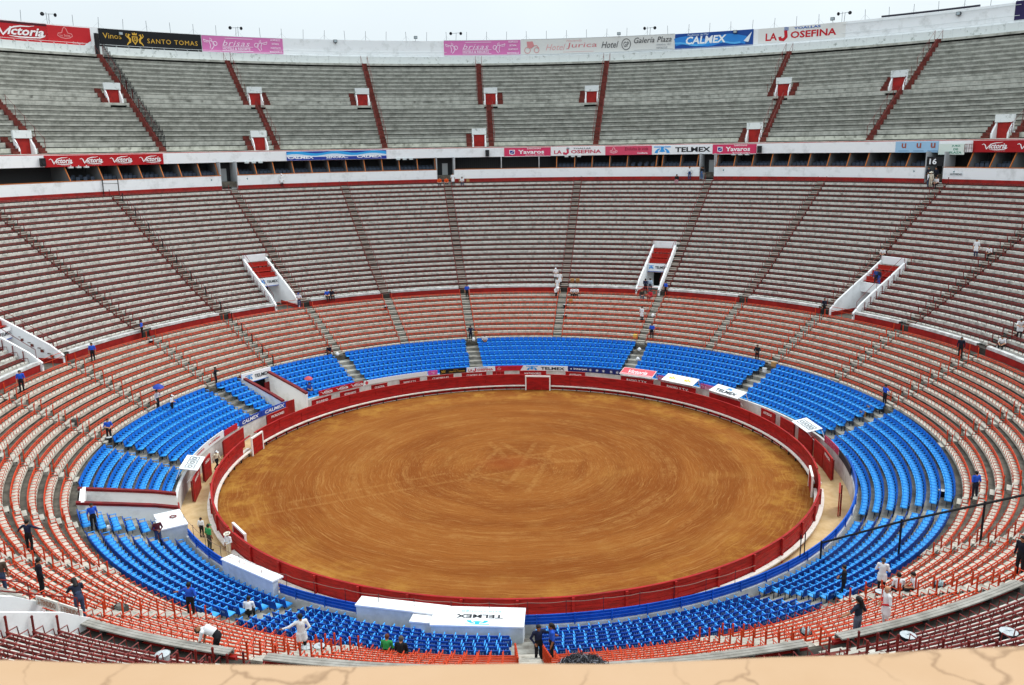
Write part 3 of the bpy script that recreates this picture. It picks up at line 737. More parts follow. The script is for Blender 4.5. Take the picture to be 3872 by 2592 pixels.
# ------------------------------------------------------------------ passages (vomitories) through the upper benches
ME_RSEAT = MB().box((0, -.2, .42), (.44, .4, .05)).box((0, .02, .64), (.44, .04, .4)).box((0, -.1, .2), (.06, .3, .4)).mesh('red_seat', mat('red_plastic_seat', 'a52318', .5))
def vomitory(th, label, sign=True, nums=('', '')):
    o = tag(empty('passage', P(th, 36.9, 7.27), th), label, 'passage')
    hw = VOM_W / 2; r0 = 36.9; L = lambda r: r - r0
    def slope(r): return np.interp(r, [36.9, 37.8, 40, 42, 44.2], [7.95, 8.75, 9.95, 10.98, 12.2]) - 7.27
    for s in (-1, 1):                                                                        # side walls that climb with the benches
        b = MB(); rs = [36.75, 37.8, 40, 42, 44.2]
        pr = [(L(r), slope(max(r, 36.9))) for r in rs] + [(L(44.2), -.2), (L(36.75), -.2)]
        x0, x1 = s * (hw - .18), s * hw; n = len(pr)
        vs = [(x, y, z) for x in (x0, x1) for y, z in pr]
        b.add(vs, [tuple(range(n)), tuple(n + i for i in reversed(range(n)))] + [(i, (i + 1) % n, n + (i + 1) % n, n + i) for i in range(n)]); b.build('side_wall', M_white, o)
        b = MB(); b.box((s * (hw - .195), 1.9, .15), (.02, 4.0, .5)); b.build('red_skirting', M_red, o)
        b = MB(); pts = [(s * (hw - .09), L(r), slope(r) + .75) for r in (37.2, 40, 42, 44)]; b.tube(pts, .025, 5)
        for q in pts: b.tube([q, (q[0], q[1], q[2] - .8)], .022, 5)
        b.build('handrail', M_brown, o)
    MB().box((0, 2.3, -.12), (VOM_W - .36, 5.2, .2)).build('floor', M_tread, o)
    MB().box((0, L(41.1), 2.45), (VOM_W - .36, .16, .95)).build('header', M_white, o)
    MB().box((0, L(44.15), 4.85), (VOM_W, .2, .75)).build('back_wall', M_white, o)
    b = MB()
    for q, (r, z) in enumerate(((41.5, 9.9), (42.35, 10.4), (43.2, 10.9))): b.box((0, L(r) + .1, z - 7.27 - .35), (VOM_W - .36, .86, .7))
    b.build('seat_deck', M_red, o)
    for q, (r, z) in enumerate(((41.6, 9.9), (42.45, 10.4), (43.3, 10.9))):
        for i in range(5): inst(ME_RSEAT, 'red_seat', o, ((i - 2) * .46, L(r) + .1, z - 7.27))
    MB().box((0, L(44.0), 1.0), (VOM_W - .36, .1, 2.2)).build('dark_end', mat('tunnel_dark', '0b0b0c', 1), o)  # black panel painted in for the darkness inside the passage
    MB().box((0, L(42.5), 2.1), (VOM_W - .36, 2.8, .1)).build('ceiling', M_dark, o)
    MB().tube([(-hw + .2, -.05, .55), (hw - .2, -.05, .55)], .025, 5).tube([(-hw + .2, -.05, .9), (hw - .2, -.05, .9)], .025, 5).tube([(0, -.05, 0), (0, -.05, .9)], .025, 5).build('front_rail', M_orange, o)
    if sign:
        MB().box((0, L(41.0) - .03, 2.5), (VOM_W - .5, .04, .98)).build('sign_board', flat('eef0f2'), o)
        MB().box((0, L(40.975) - .03, 2.06), (VOM_W - .5, .03, .07)).build('sign_stripe', flat('1d4fa8'), o)
        telmex(o, (.0, L(40.94) - .03, 2.56), 2.08, .4)
    for s, t in zip((-1, 1), nums):
        if t: text_on(t, .16, .3, o, (s * (hw - .09), L(36.74), .45), flat('1c2a2a'))
    return o
# ------------------------------------------------------------------ passages and gate tunnels
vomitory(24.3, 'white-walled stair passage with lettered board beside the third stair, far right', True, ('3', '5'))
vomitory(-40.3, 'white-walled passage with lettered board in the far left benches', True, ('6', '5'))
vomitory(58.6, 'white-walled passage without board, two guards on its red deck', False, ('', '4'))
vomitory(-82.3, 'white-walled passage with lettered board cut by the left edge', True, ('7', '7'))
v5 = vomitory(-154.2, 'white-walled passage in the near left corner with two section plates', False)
for x, t in ((-.62, '2-TENDIDO'), (.62, '1-TENDIDO')):
    MB().box((-x, .12, .95), (1.15, .05, .36)).build('section_plate', flat('d9d4cb'), v5); text_on(t, .95, .22, v5, (-x, .146, .95), flat('a8735a'), back=True)

def tunnel(th, width, label, z_top, sign):
    o = tag(empty('gate_tunnel', P(th, 23.7, 0), th), label, 'gate'); hw = width / 2; L = lambda r: r - 23.7
    def top(r): return float(np.interp(r, [23.7, 25, 29.2], [1.95, 2.35, z_top]))
    for s in (-1, 1):
        rs = [23.7, 25, 27, 29.3]; pr = [(L(r), top(r)) for r in rs] + [(L(29.3), -.1), (0, -.1)]; n = len(pr)
        b = MB(); b.add([(x, y, z) for x in (s * (hw - .2), s * hw) for y, z in pr], [tuple(range(n)), tuple(n + i for i in reversed(range(n)))] + [(i, (i + 1) % n, n + (i + 1) % n, n + i) for i in range(n)]); b.build('side_wall', M_white, o)
        b = MB(); b.add([(x, y, z) for x in (s * (hw - .26), s * (hw + .06)) for y, z in [(L(r), top(r) + h) for r, h in [(r, .005) for r in rs] + [(r, .16) for r in reversed(rs)]]],
                        [tuple(range(8)), tuple(8 + i for i in reversed(range(8)))] + [(i, (i + 1) % 8, 8 + (i + 1) % 8, 8 + i) for i in range(8)]); b.build('red_coping', M_dred, o)
    MB().box((0, 2.9, -.04), (width - .4, 6, .12)).build('floor', M_alley, o)
    MB().box((0, L(29.25), 1.6), (width - .4, .12, 3.2)).build('tunnel_dark_end', mat('tunnel_dark', '0b0b0c', 1), o)  # black panel painted in for the unlit depth of the tunnel
    for s in (-1, 1): MB().box((s * (hw - .5), L(28.6), 1.25), (.55, .1, 2.5)).build('gate_leaf', M_dred, o)
    for i in range(3): MB().box((-hw + .45 + i * .34, -.05, .95), (.33, .08, 1.9)).build('gate_plank', M_red, o)
    if sign:
        MB().box((0, L(28.75), 3.35), (width + .35, .12, .95)).build('sign_board', flat('eef0f2'), o)
        MB().box((0, L(28.68), 2.9), (width + .35, .03, .06)).build('sign_stripe', flat('2c66b8'), o)
        telmex(o, (.05, L(28.68), 3.38), width - .3, .46)
    else:
        MB().box((0, L(29.0), 3.2), (width, .3, .5)).build('header', M_white, o)
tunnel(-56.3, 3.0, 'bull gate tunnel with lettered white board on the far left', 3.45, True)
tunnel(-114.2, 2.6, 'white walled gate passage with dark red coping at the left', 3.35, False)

# ------------------------------------------------------------------ shields in the ring and in the alley
shield(6.5, 21.2, 2.3, 1.38, 'red shield with white frame on the far side of the sand', True, 'ring_shield')
shield(-77.8, 21.2, 1.6, 1.4, 'red shield with white frame at the left edge of the sand', True, 'ring_shield')
shield(104, 21.15, 1.9, 1.4, 'narrow white-edged shield at the right edge of the sand', True, 'ring_shield')
shield(-127.4, 21.1, 1.9, 1.4, 'white-framed shield at the near left edge of the sand', True, 'ring_shield')
AL = [(-51.6, 2.2, 'SEGURIDAD'), (-43.5, 2.1, 'VETERINARIOS'), (-35.3, 1.7, 'CUADRA'), (-27.1, 2.1, 'RADIO Y T.V.'), (-19, 2.7, 'CUADRILLAS'), (-10.2, 2.5, 'CUADRILLAS'), (-3.9, 1.2, ''), (5.0, 2.7, 'MATADORES'), (16, 2.0, 'APODERADOS'),
      (32.3, 3.4, 'RADIO Y T.V.'), (43.5, 3.8, 'RADIO Y T.V.'), (57, 3.6, ''), (69.5, 1.8, 'AUTORIDAD'), (76.3, 2.0, ''), (83.6, 2.3, ''), (90.1, 1.9, ''), (95.6, 2.3, 'PRENSA'), (112, 1.8, ''), (-64, 2.6, 'PICADORES'), (-79.5, 3.2, ''), (-92.5, 1.6, 'CUADRILLA'), (-100.5, 2.6, 'SERVICIO')]
seen = {}
for i, (t, w_, tx) in enumerate(AL):
    r = 22.35 if -60 < t < 62 else 22.85
    ex = 'far ' if abs(t) < 60 else ''
    seen[tx] = seen.get(tx, 0) + 1
    if tx: lab = f'red alley shield lettered {tx}' + {1: '', 2: ', second of that word from the left', 3: ', third of that word from the left'}[seen[tx]]
    else: lab = f'plain red alley shield, {ORD[seen[tx] - 1]} unlettered one clockwise from the far side'
    shield(t, r, w_, 1.66, lab, False, 'alley_shield', tx or None, 'red shields in the alley')
def canopy(t, w_, label, paint, tilt=.30, r=22.65, z=2.18):
    o = tag(empty('canopy', P(t, r, z), t), label, 'canopy', 'tilted roofs over the alley')
    M = Matrix.Rotation(tilt, 4, 'X')
    MB().box((0, 0, 0), (w_, 1.25, .05), M).build('roof_board', flat('eceff0'), o)
    for s in (-1, 1): MB().tube([(s * (w_ / 2 - .1), .55, .1), (s * (w_ / 2 - .1), .9, -.7)], .03, 5).tube([(s * (w_ / 2 - .1), -.5, -.2), (s * (w_ / 2 - .1), .2, -1.0)], .025, 5).build('strut', M_white, o)
    c = Canvas(lambda x, y, d: tuple(M @ Vector((x, y, .027 + d * .6)))); paint(c, w_); c.build(o)
canopy(32.2, 3.4, 'tilted pink and red printed roof over the alley', lambda c, w_: (c.rect(-w_ / 2 + .04, w_ / 2 - .04, -.58, .58, 'd95a63'), c.text('Victoria', 0, 0, 2.0, .62, 'f4dcdc', 1, .25), c.rect(-w_ / 2 + .1, w_ / 2 - .1, -.5, -.4, 'f0c8c8')))
canopy(43.6, 3.4, 'tilted white roof with yellow letters over the alley', lambda c, w_: [(c.text('abc', x, .05, .75, .5, 'e3c60f', 1), c.rect(x - .5, x + .5, -.42, -.36, 'cfd3d4')) for x in (-.8, .85)])
canopy(57.2, 3.4, 'tilted white roof with blue mark and black word over the alley', lambda c, w_: (telmex_print(c, 0, .3, .7, .34, text=False), c.text('TELMEX', 0, -.2, 2.4, .42, '23262c', 1)))
def squares(c, w_):
    for i in (-1, 0, 1): c.stroke([(i * .78 - .3, -.3), (i * .78 + .3, -.3), (i * .78 + .3, .3), (i * .78 - .3, .3)], .09, '747d82', closed=True); c.oval(i * .78, 0, .16, .14, '7f888d', .09)
canopy(83.2, 2.7, 'tilted white roof with three printed squares on the right', squares, .2, 23.0)
canopy(-98.4, 2.7, 'tilted white roof with three printed squares on the left', squares, .2, 23.2)

# ------------------------------------------------------------------ white roofed boxes on the near edge of the seats
def booth(t0, t1, r0, r1, z0, z1, label, over=0.0, paint=None, name='broadcast_booth', slope=.0):
    t = (t0 + t1) / 2; o = tag(empty(name, P(t, r0, z0), t), label, 'booth')
    w_ = 2 * r1 * math.sin(R_(t1 - t0) / 2); d = r1 - r0; h = z1 - z0
    MB().box((0, d / 2, h / 2), (w_, d, h)).build('wall', mat('booth_wall', 'd5dbde', .8, 'bcc3c6', 1.5, 5), o)
    MB().box((0, d / 2 - over / 2, h + .045), (w_ + .1, d + over + .06, .08)).build('roof', M_white, o)
    if paint:
        c = Canvas(lambda x, y, dd: (x, d / 2 - over / 2 + y, h + .086 + dd * .4)); paint(c, w_, d + over); c.build(o)
def near_paint(c, w_, d):
    for x in (-1.2, .3, 1.5): c.text('Victoria', x, .0, .9, .22, 'e3b7ae', 0, .2)
booth(-148.8, -138.7, 23.75, 24.1, .9, 2.15, 'long white roofed booth with faded red print at the lower left', .3, near_paint)
booth(-171.9, -161.3, 23.75, 24.3, .9, 2.15, 'long white roofed booth left of the lettered roof', .25)
booth(-170.9, -168.4, 24.4, 25.0, 1.0, 2.05, 'small white box between the long booth and the lettered roof')
booth(179.45 - 360, -171.0, 24.05, 25.45, 1.0, 2.3, 'white roof with upside-down TELMEX lettering at the near edge', .2,
      lambda c, w_, d: (telmex_print(c, 0, .55, 1.15, .34, text=False, blue='2fb6d6'), c.text('TELMEX', -.05, .02, 2.2, .3, '32353a', 1), c.text('esta contigo', -.1, -.42, 1.9, .24, '9fd3e6')))
booth(-124.7, -119.2, 23.75, 25.2, .8, 2.15, 'white concrete box with a red ring on it at the gate passage', 0)
MB().lathe([(.17, 0), (.22, .03), (.17, .06), (.12, .03), (.17, 0)], sides=14).build('hose_ring', M_dred, None, (0, 0, 0)).location = P(-121.5, 24.3, 2.262)
tag(bpy.data.objects['hose_ring'], 'red ring lying on the white box at the gate passage', 'ring')

# ------------------------------------------------------------------ black mesh fence on the lower right stair, black railings of the far left stair
fe = tag(empty('mesh_fence'), 'black iron mesh fence crossing the seats at lower right', 'fence')
FT = 137.2; fp = [(24.4, 1.0, 2.6), (28.4, 2.8, 5.1), (32.0, 4.6, 7.1), (35.4, 6.7, 9.0)]
for r, z0, z1 in fp: MB().tube([P(FT - (r - 24) * .12, r, z0), P(FT - (r - 24) * .12, r, z1)], .055, 7).build('post', M_black, fe)
fp2 = [(a, P(FT - (a[0] - 24) * .12, a[0], a[2] - .12), P(FT - (a[0] - 24) * .12, a[0], a[1] + .1)) for a in fp]
MB().tube([q[1] for q in fp2], .06, 6).build('top_rail', M_black, fe)
MB().tube([q[2] for q in fp2], .03, 6).build('bottom_rail', M_black, fe)
b = MB()
for (a0, u0, l0), (a1, u1, l1) in zip(fp2[:-1], fp2[1:]):
    for i in range(30): f_ = i / 30; b.tube([u0.lerp(u1, f_), l0.lerp(l1, f_)], .0035, 3, caps=False)
    for i in range(16): f_ = i / 16; b.tube([u0.lerp(l0, f_), u1.lerp(l1, f_)], .0035, 3, caps=False)
o = b.build('wire_mesh', mat('mesh_wire', '55585a', .5), fe); o['kind'] = 'stuff'
for t, r, z0, z1 in ((139.2, 23.9, 1.9, 3.2), (140.2, 23.9, 1.9, 3.2)): MB().tube([P(t, r, z0), P(t, r, z1)], .03, 6).build('post', M_black, fe)
bf = tag(empty('stair_railing'), 'black iron railing down the far left stair to the bull gate', 'railing')
pts = []
for k in range(0, 23, 3): rf, zs = UP[k]; MB().tube([P(-51.0, rf, zs - .4), P(-51.0, rf, zs + .95)], .05, 6).build('post', M_black, bf); pts.append(P(-51.0, rf, zs + .9))
pts = [P(-51.0, LOW[k][0], LOW[k][1] + .9) for k in range(0, 9, 2)] + pts
MB().tube(pts, .018, 4).build('rail', M_black, bf)
for k in range(0, 9, 2): rf, zs = LOW[k]; MB().tube([P(-51.0, rf, zs - .4), P(-51.0, rf, zs + .95)], .05, 6).build('post', M_black, bf)
bg_ = tag(empty('iron_gate'), 'open black iron gate against the white box wall at left', 'gate')
MB().tube([P(-52.2, 56.9, 19.1), P(-52.2, 56.9, 20.9)], .05, 6).tube([P(-50.6, 56.6, 19.1), P(-50.6, 56.6, 20.9)], .05, 6).build('post', M_black, bg_)
MB().tube([P(-52.2, 56.9, 20.5), P(-50.6, 56.6, 20.4)], .03, 6).build('bar', M_black, bg_)
gr = tag(empty('gallery_railing'), 'tall black spiked railing beside the left gallery stair', 'railing')
pm = MB().tube([(0, 0, 0), (0, 0, 2.0)], .05, 5).mesh('bar', M_black)
for k, (rf, z) in enumerate(GEN):
    for q in (0, .42): inst(pm, 'bar', gr, P(-43.15, rf + q, z + (.6 if q else 0)), -43.15)
MB().tube([P(-43.15, r, z + 1.6) for r, z in GEN], .03, 5).build('rail', M_black, gr)
MB().box((0, 0, 1.3), (.35, .6, 2.7)).build('end_post', M_black, gr).location = P(-43.5, 78.0, 36.3)
# ------------------------------------------------------------------ advertising boards
def board(t0, t1, r, z0, z1, col, label, paint=None, cat='sign', depth=.06, frame=None):
    t = (t0 + t1) / 2; og = P(t, r, (z0 + z1) / 2)
    o = tag(empty('advertising_board', og), label, cat, 'advertising boards')
    b = MB(); b.arc(t0, t1, r - depth, r - .005, z0, z1, 1.0); pn = b.build('panel', flat(col), o, og)
    if frame:
        b = MB(); b.arc(t0, t1, r - depth - .02, r - .005, z0 - .05, z0 + .01, 1.0); b.arc(t0, t1, r - depth - .02, r - .005, z1 - .01, z1 + .05, 1.0); b.build('frame', flat(frame), o, og)
    c = arc_canvas(t, r - depth)
    zc = (z0 + z1) / 2; c0 = c.fn; c.fn = lambda x, z, d: c0(x, z + zc, d)
    w_ = R_(t1 - t0) * r; h = z1 - z0
    if paint: paint(c, w_, h)
    c.build(pn, og); return o
def victoria(c, cx, cz, w_, h, small=True):
    """slanted heavy script word between two swashes"""
    c.text('ictoria', cx + w_ * .13, cz, w_ * .68, h * .52, '401018', 1, .32); c.text('ictoria', cx + w_ * .125, cz + h * .015, w_ * .67, h * .5, 'f3eeee', 1, .32)
    vx = [(-.47, .16), (-.40, .24), (-.34, .12), (-.31, -.12), (-.29, -.26), (-.24, -.1), (-.17, .12), (-.08, .25), (.05, .33), (.2, .34), (.3, .40)]
    c.stroke([(cx + a * w_, cz + b_ * h + .0) for a, b_ in vx], [h * q for q in (.05, .07, .10, .11, .12, .09, .08, .09, .08, .05, .02)], 'f3eeee')
    lx = [(-.18, -.30), (0, -.34), (.2, -.33), (.38, -.30), (.47, -.2), (.48, -.1)]
    c.stroke([(cx + a * w_, cz + b_ * h) for a, b_ in lx], [h * q for q in (.02, .07, .08, .07, .05, .03)], 'f3eeee')
    if small: c.text('La Victoria es tuya.', cx + w_ * .22, cz - h * .45, w_ * .4, h * .08, 'f0dcdc')
def hat_emblem(c, cx, cz, s, col='f2c4c0'):
    c.stroke([(cx + a * s, cz + b_ * s) for a, b_ in ((-.5, -.15), (-.45, .0), (-.2, .05), (-.12, .3), (0, .45), (.12, .3), (.2, .05), (.45, .0), (.5, -.15), (.3, -.28), (0, -.33), (-.3, -.28))], s * .06, col, closed=True)
    c.text('La Suiza', cx, cz - s * .12, s * .7, s * .17, col, 1)
def cherub(c, cx, cz, s, fl=1, col='f6dff0'):
    f = lambda pts: [(cx + fl * a * s, cz + b_ * s) for a, b_ in pts]
    c.stroke(f([(-.5, .3), (-.3, .22), (-.12, .18), (.05, .2), (.2, .1), (.3, -.05), (.2, -.25), (.05, -.42)]), s * .05, col); c.stroke(f([(-.1, .18), (0, -.1), (-.05, -.35)]), s * .05, col)
    c.oval(cx + fl * .34 * s, cz + .02 * s, .15 * s, .15 * s, col, s * .05); c.stroke(f([(0, .22), (-.02, .42), (.12, .3), (.1, .2)]), s * .04, col); c.stroke(f([(-.5, .3), (-.45, .12), (-.2, .1)]), s * .045, col)
def brisas(c, w_, h):
    W = 'f6dff0'; cherub(c, -w_ * .40, 0, h * .85, 1); cherub(c, w_ * .22, 0, h * .85, -1)
    c.text('brisas', -w_ * .085, h * .08, w_ * .34, h * .34, W, 0, .35, .06); c.rect(-w_ * .22, w_ * .12, h * .36, h * .39, W); c.rect(-w_ * .26, w_ * .12, -h * .14, -h * .11, W); c.rect(-w_ * .26, w_ * .12, -h * .41, -h * .38, W)
    c.text('HOTELS & RESORTS', -w_ * .085, -h * .26, w_ * .34, h * .17, W, 1)
    for i, t in enumerate(('ACAPULCO', 'IXTAPA', 'HUATULCO', 'MANZANILLO')): c.text(t, w_ * .405, h * (.38 - .25 * i), w_ * (.125 if i % 2 == 0 else .09) if i < 3 else w_ * .155, h * .13, W, 1)
def josefina(c, w_, h, toallas=True, red='c3202c', blue='2a5fae'):
    c.text('LA', -w_ * .41, -h * .12, w_ * .16, h * .55, red, 1); c.stroke([(-w_ * .215, h * .28), (-w_ * .205, -h * .2), (-w_ * .24, -h * .38), (-w_ * .285, -h * .34), (-w_ * .29, -h * .15)], w_ * .045, red)
    c.text('OSEFINA', w_ * .165, -h * .08, w_ * .62, h * .5, red, 1)
    if toallas:
        c.text('TOALLAS', w_ * .08, h * .38, w_ * .36, h * .17, blue, 1)
        for i in range(3): c.stroke([(-w_ * .235 + w_ * .02 * q, h * (.3 + .085 * i) + h * .02 * math.sin(q * 2)) for q in range(4)], h * .045, blue)
def calmex(c, w_, h, full=True):
    if full:
        c.stroke([(-w_ * .5 + w_ * .07 * i, -h * .05 + h * .12 * math.sin(i * .8)) for i in range(14)], [h * q for q in (.5,) * 14], '2f86d6'); c.stroke([(-w_ * .5 + w_ * .07 * i, -h * .2 + h * .1 * math.sin(i * .9 + 1)) for i in range(13)], h * .12, '56aeea')
        c.text('Productos del Mar', -w_ * .2, h * .38, w_ * .27, h * .12, 'dbe8f2'); c.text('CALMEX', -w_ * .1, h * .03, w_ * .52, h * .5, 'f4f6f8', 1, .15)
        c.poly([(w_ * .38, -h * .2), (w_ * .48, h * .35), (w_ * .44, -h * .3)], 'e8eef3'); c.text('GP', w_ * .44, -h * .33, w_ * .05, h * .12, '3c5a86')
    else:
        c.stroke([(-w_ * .5 + w_ * i / 20, h * .2 + h * .12 * math.sin(i * .8)) for i in range(21)], h * .35, '35a5e6'); c.stroke([(-w_ * .5 + w_ * i / 20, -h * .1 + h * .12 * math.sin(i * .8 + .3)) for i in range(21)], h * .38, 'd3e4f1')
        c.rect(-w_ * .5, w_ * .5, -h * .5, -h * .14, '2a3f9c'); c.text('CALMEX', -w_ * .36, -h * .18, w_ * .26, h * .34, 'f2f5f8', 1, .15); c.text('SENORA...', 0, -h * .2, w_ * .22, h * .3, 'f2f5f8', 1); c.text('CALMEX', w_ * .33, -h * .18, w_ * .26, h * .34, 'f2f5f8', 1, .15)
def yavaros(c, w_, h):
    c.poly([(-w_ * .39, h * .25), (-w_ * .39, -h * .22), (-w_ * .33, -h * .33), (-w_ * .27, -h * .22), (-w_ * .27, h * .25)], 'f0e8ee'); c.poly([(-w_ * .375, h * .17), (-w_ * .375, -h * .18), (-w_ * .285, h * .17)], '283a8c'); c.poly([(-w_ * .285, h * .1), (-w_ * .37, -h * .2), (-w_ * .285, -h * .2)], '283a8c')
    c.text('SARDINAS', w_ * .14, h * .37, w_ * .3, h * .16, 'f4dce0', 1); c.text('Yavaros', w_ * .08, -h * .0, w_ * .56, h * .46, 'f6f0f2', 1); c.text('EN SALSA DE TOMATE', w_ * .16, -h * .38, w_ * .4, h * .1, 'f4dce0', 1)
def santo(c, w_, h, small=False):
    G = 'd8a93f'
    if not small: c.text('Vinos', -w_ * .375, h * .12, w_ * .175, h * .3, G); c.text('SANTO TOMAS', w_ * .21, -h * .03, w_ * .5, h * .26, G, 0, 0, .08)
    else: c.text('Vinos', w_ * .1, h * .25, w_ * .18, h * .2, G); c.text('SANTO TOMAS', w_ * .14, -h * .12, w_ * .6, h * .28, G)
    cx = -w_ * .16 if not small else -w_ * .37; s = h * (.8 if not small else .7)
    c.poly([(cx - .2 * s, .22 * s), (cx + .2 * s, .22 * s), (cx + .2 * s, -.1 * s), (cx, -.38 * s), (cx - .2 * s, -.1 * s)], G); c.poly([(cx - .13 * s, .15 * s), (cx + .13 * s, .15 * s), (cx + .1 * s, -.1 * s), (cx, -.26 * s), (cx - .1 * s, -.1 * s)], '2a2413')
    c.text('S', cx, 0, .12 * s, .22 * s, G, 1)
    for f in (-1, 1):
        c.stroke([(cx + f * a * s, b_ * s) for a, b_ in ((.58, -.42), (.46, -.25), (.36, -.2), (.34, .0), (.46, .15), (.4, .35), (.3, .3))], [s * q for q in (.05, .1, .14, .16, .14, .12, .05)], G); c.stroke([(cx + f * a * s, b_ * s) for a, b_ in ((.5, .1), (.62, .25), (.56, .4))], s * .06, G)
    c.poly([(cx - .16 * s, .3 * s), (cx - .18 * s, .48 * s), (cx - .06 * s, .4 * s), (cx, .52 * s), (cx + .06 * s, .4 * s), (cx + .18 * s, .48 * s), (cx + .16 * s, .3 * s)], G)
RT = 78.72
board(-53.5, -47.68, RT, 37.4, 39.66, 'b51a22', 'red board with large white Victoria script at the upper left rim', lambda c, w_, h: (c.rect(-w_ * .5, w_ * .5, h * .38, h * .5, '4a1520'), victoria(c, w_ * .08, 0, w_ * .8, h * .86)))
board(-47.66, -43.85, RT, 37.35, 39.6, 'c0232a', 'red board with a pink sombrero emblem beside the Victoria script', lambda c, w_, h: (hat_emblem(c, -w_ * .1, h * .1, h * .8, 'e08a88'), c.text('Confiteria', w_ * .18, -h * .36, w_ * .26, h * .1, 'f0d8d6'), c.poly([(w_ * .3, -h * .5), (w_ * .5, -h * .2), (w_ * .5, -h * .5)], 'dfe4e6')))
board(-43.1, -33.32, RT, 37.42, 39.7, '15171b', 'black board with gold Vinos Santo Tomas lettering and crest', lambda c, w_, h: santo(c, w_, h))
board(-33.25, -24.95, RT, 37.5, 39.68, 'd678b2', 'pink brisas board right of the black gold-lettered board', brisas, frame='e3e6e8')
board(-7.28, 1.36, RT, 37.6, 39.82, 'd678b2', 'pink brisas board at the middle of the rim', brisas, frame='e3e6e8')
def jurica(c, w_, h):
    K = 'd48d8f'; c.text('Hotel', -w_ * .29 + w_ * .02, -h * .05, w_ * .13, h * .4, 'dba5a5', 0, .35); c.text('Hacienda', -w_ * .15, h * .36, w_ * .1, h * .16, 'dba5a5', 0, .3); c.text('Jurica', -w_ * .1, 0, w_ * .2, h * .42, 'd07f83', 0, .1); c.rect(-w_ * .22, -w_ * .02, -h * .4, -h * .38, 'dba5a5')
    for x, r in ((-.455, .2), (-.395, .17)): c.oval(w_ * x, -h * .22, h * r, h * r, K, h * .04)
    c.poly([(-w_ * .46, h * .36), (-w_ * .455, -h * .05), (-w_ * .43, -h * .1), (-w_ * .41, h * .05), (-w_ * .42, h * .36)], K); c.stroke([(-w_ * .42, h * .05), (-w_ * .395, h * .1), (-w_ * .38, -h * .1)], h * .05, K)
    D = '34363c'; c.text('Hotel', w_ * .085, 0, w_ * .11, h * .42, D, 0, .3); c.oval(w_ * .19, -h * .02, w_ * .028, h * .36, D, h * .04); c.text('GP', w_ * .19, -h * .02, w_ * .034, h * .34, D, 0); c.text('Galería Plaza', w_ * .36, h * .2, w_ * .24, h * .36, D, 0, .25); c.text('mexico, d.f.', w_ * .43, -h * .14, w_ * .09, h * .14, '8d8f94', 0, .2); c.text('veracruz', w_ * .42, -h * .34, w_ * .07, h * .11, '8d8f94', 0, .2); c.rect(w_ * .24, w_ * .49, -h * .44, -h * .425, '8d8f94')
board(1.4, 18.6, RT, 37.62, 39.84, 'dadad6', 'long pale hotel board with a red carriage and dark Galeria Plaza script', jurica, frame='c9cccd')
board(18.64, 27.0, RT, 37.6, 39.8, '1d4a96', 'blue wavy CALMEX board on the right rim', calmex)
board(27.5, 36.3, RT, 37.75, 39.75, 'e4e3df', 'white rim panel painted with red LA JOSEFINA letters', lambda c, w_, h: josefina(c, w_ * .84, h * .95), depth=.03)
board(51.5, 60, RT, 37.65, 39.9, '2b2250', 'dark violet board at the right edge of the rim')
RB = 58.0
board(-57.65, -44.45, RB, 22.36, 23.56, 'b3161e', 'red balcony board with four white Victoria scripts', lambda c, w_, h: [victoria(c, x * w_, 0, w_ * .2, h * .86) for x in (-.37, -.12, .13, .38)])
board(-29.42, -16.53, RB, 22.42, 23.52, '2a3f9c', 'blue balcony board reading CALMEX twice', lambda c, w_, h: calmex(c, w_, h, False))
board(-.78, 5.46, RB, 22.4, 23.55, 'd33a63', 'pink Yavaros balcony board left of the towel board', yavaros, frame='dfe3e4')
board(5.5, 12.74, RB, 22.4, 23.55, 'eceaea', 'white balcony board with red LA JOSEFINA letters', lambda c, w_, h: josefina(c, w_ * .9, h * .8, True, 'c8405a', '40505a'))
board(12.78, 18.9, RB, 22.38, 23.53, 'd14a66', 'pink balcony board reading Endulza la vida', lambda c, w_, h: (hat_emblem(c, -w_ * .32, 0, h * .85, 'f3ccd2'), c.text('Endulza la vida', w_ * .17, h * .18, w_ * .5, h * .36, '7a1f34', 0, .2), c.text('Confiteria', w_ * .3, -h * .3, w_ * .22, h * .2, 'f6e6ea', 1)))
board(18.94, 26.74, RB, 22.38, 23.56, 'eef0f2', 'white balcony board with blue mark and black TELMEX', lambda c, w_, h: telmex_print(c, 0, .02, w_ * .94, h * .72, '15171c', '3a9be2'))
board(26.78, 32.3, RB, 22.36, 23.56, 'd33a63', 'pink Yavaros balcony board right of the TELMEX board', yavaros, frame='dfe3e4')
board(48.85, 53.6, RB, 22.36, 23.56, '9cc3e0', 'pale blue balcony board with three brown letters', lambda c, w_, h: [(c.text('u', x * w_, h * .12, w_ * .11, h * .45, '9c5a4c', 1), c.rect(x * w_ - w_ * .12, x * w_ + w_ * .12, -h * .38, -h * .33, '6f93b4')) for x in (-.3, .05, .38)])
o = board(53.7, 56.5, 57.9, 22.12, 23.25, 'd9e6dd', 'pale green plate reading JUEZ DE PLAZA', lambda c, w_, h: [c.text(t, w_ * .17, h * (.3 - .3 * i), w_ * q, h * .2, '3f8f78', 1) for i, (t, q) in enumerate((('JUEZ', .34), ('DE', .18), ('PLAZA', .46)))])
board(57.3, 66, RB, 22.36, 23.56, 'a5161d', 'dark red balcony board with Victoria script at the right edge', lambda c, w_, h: [victoria(c, x * w_, 0, w_ * .32, h * .86) for x in (-.24, .18)])
cg = tag(empty('rail_cage', P(57, 57.8, 22.4), 57), 'small iron railing beside the pale green plate', 'railing')
b = MB()
for i in range(5): b.tube([(-.5 + i * .25, 0, 0), (-.5 + i * .25, 0, .8)], .02, 5)
b.tube([(-.5, 0, .8), (.5, 0, .8)], .025, 5).tube([(-.5, 0, .4), (.5, 0, .4)], .02, 5); b.build('bars', M_brown, cg)
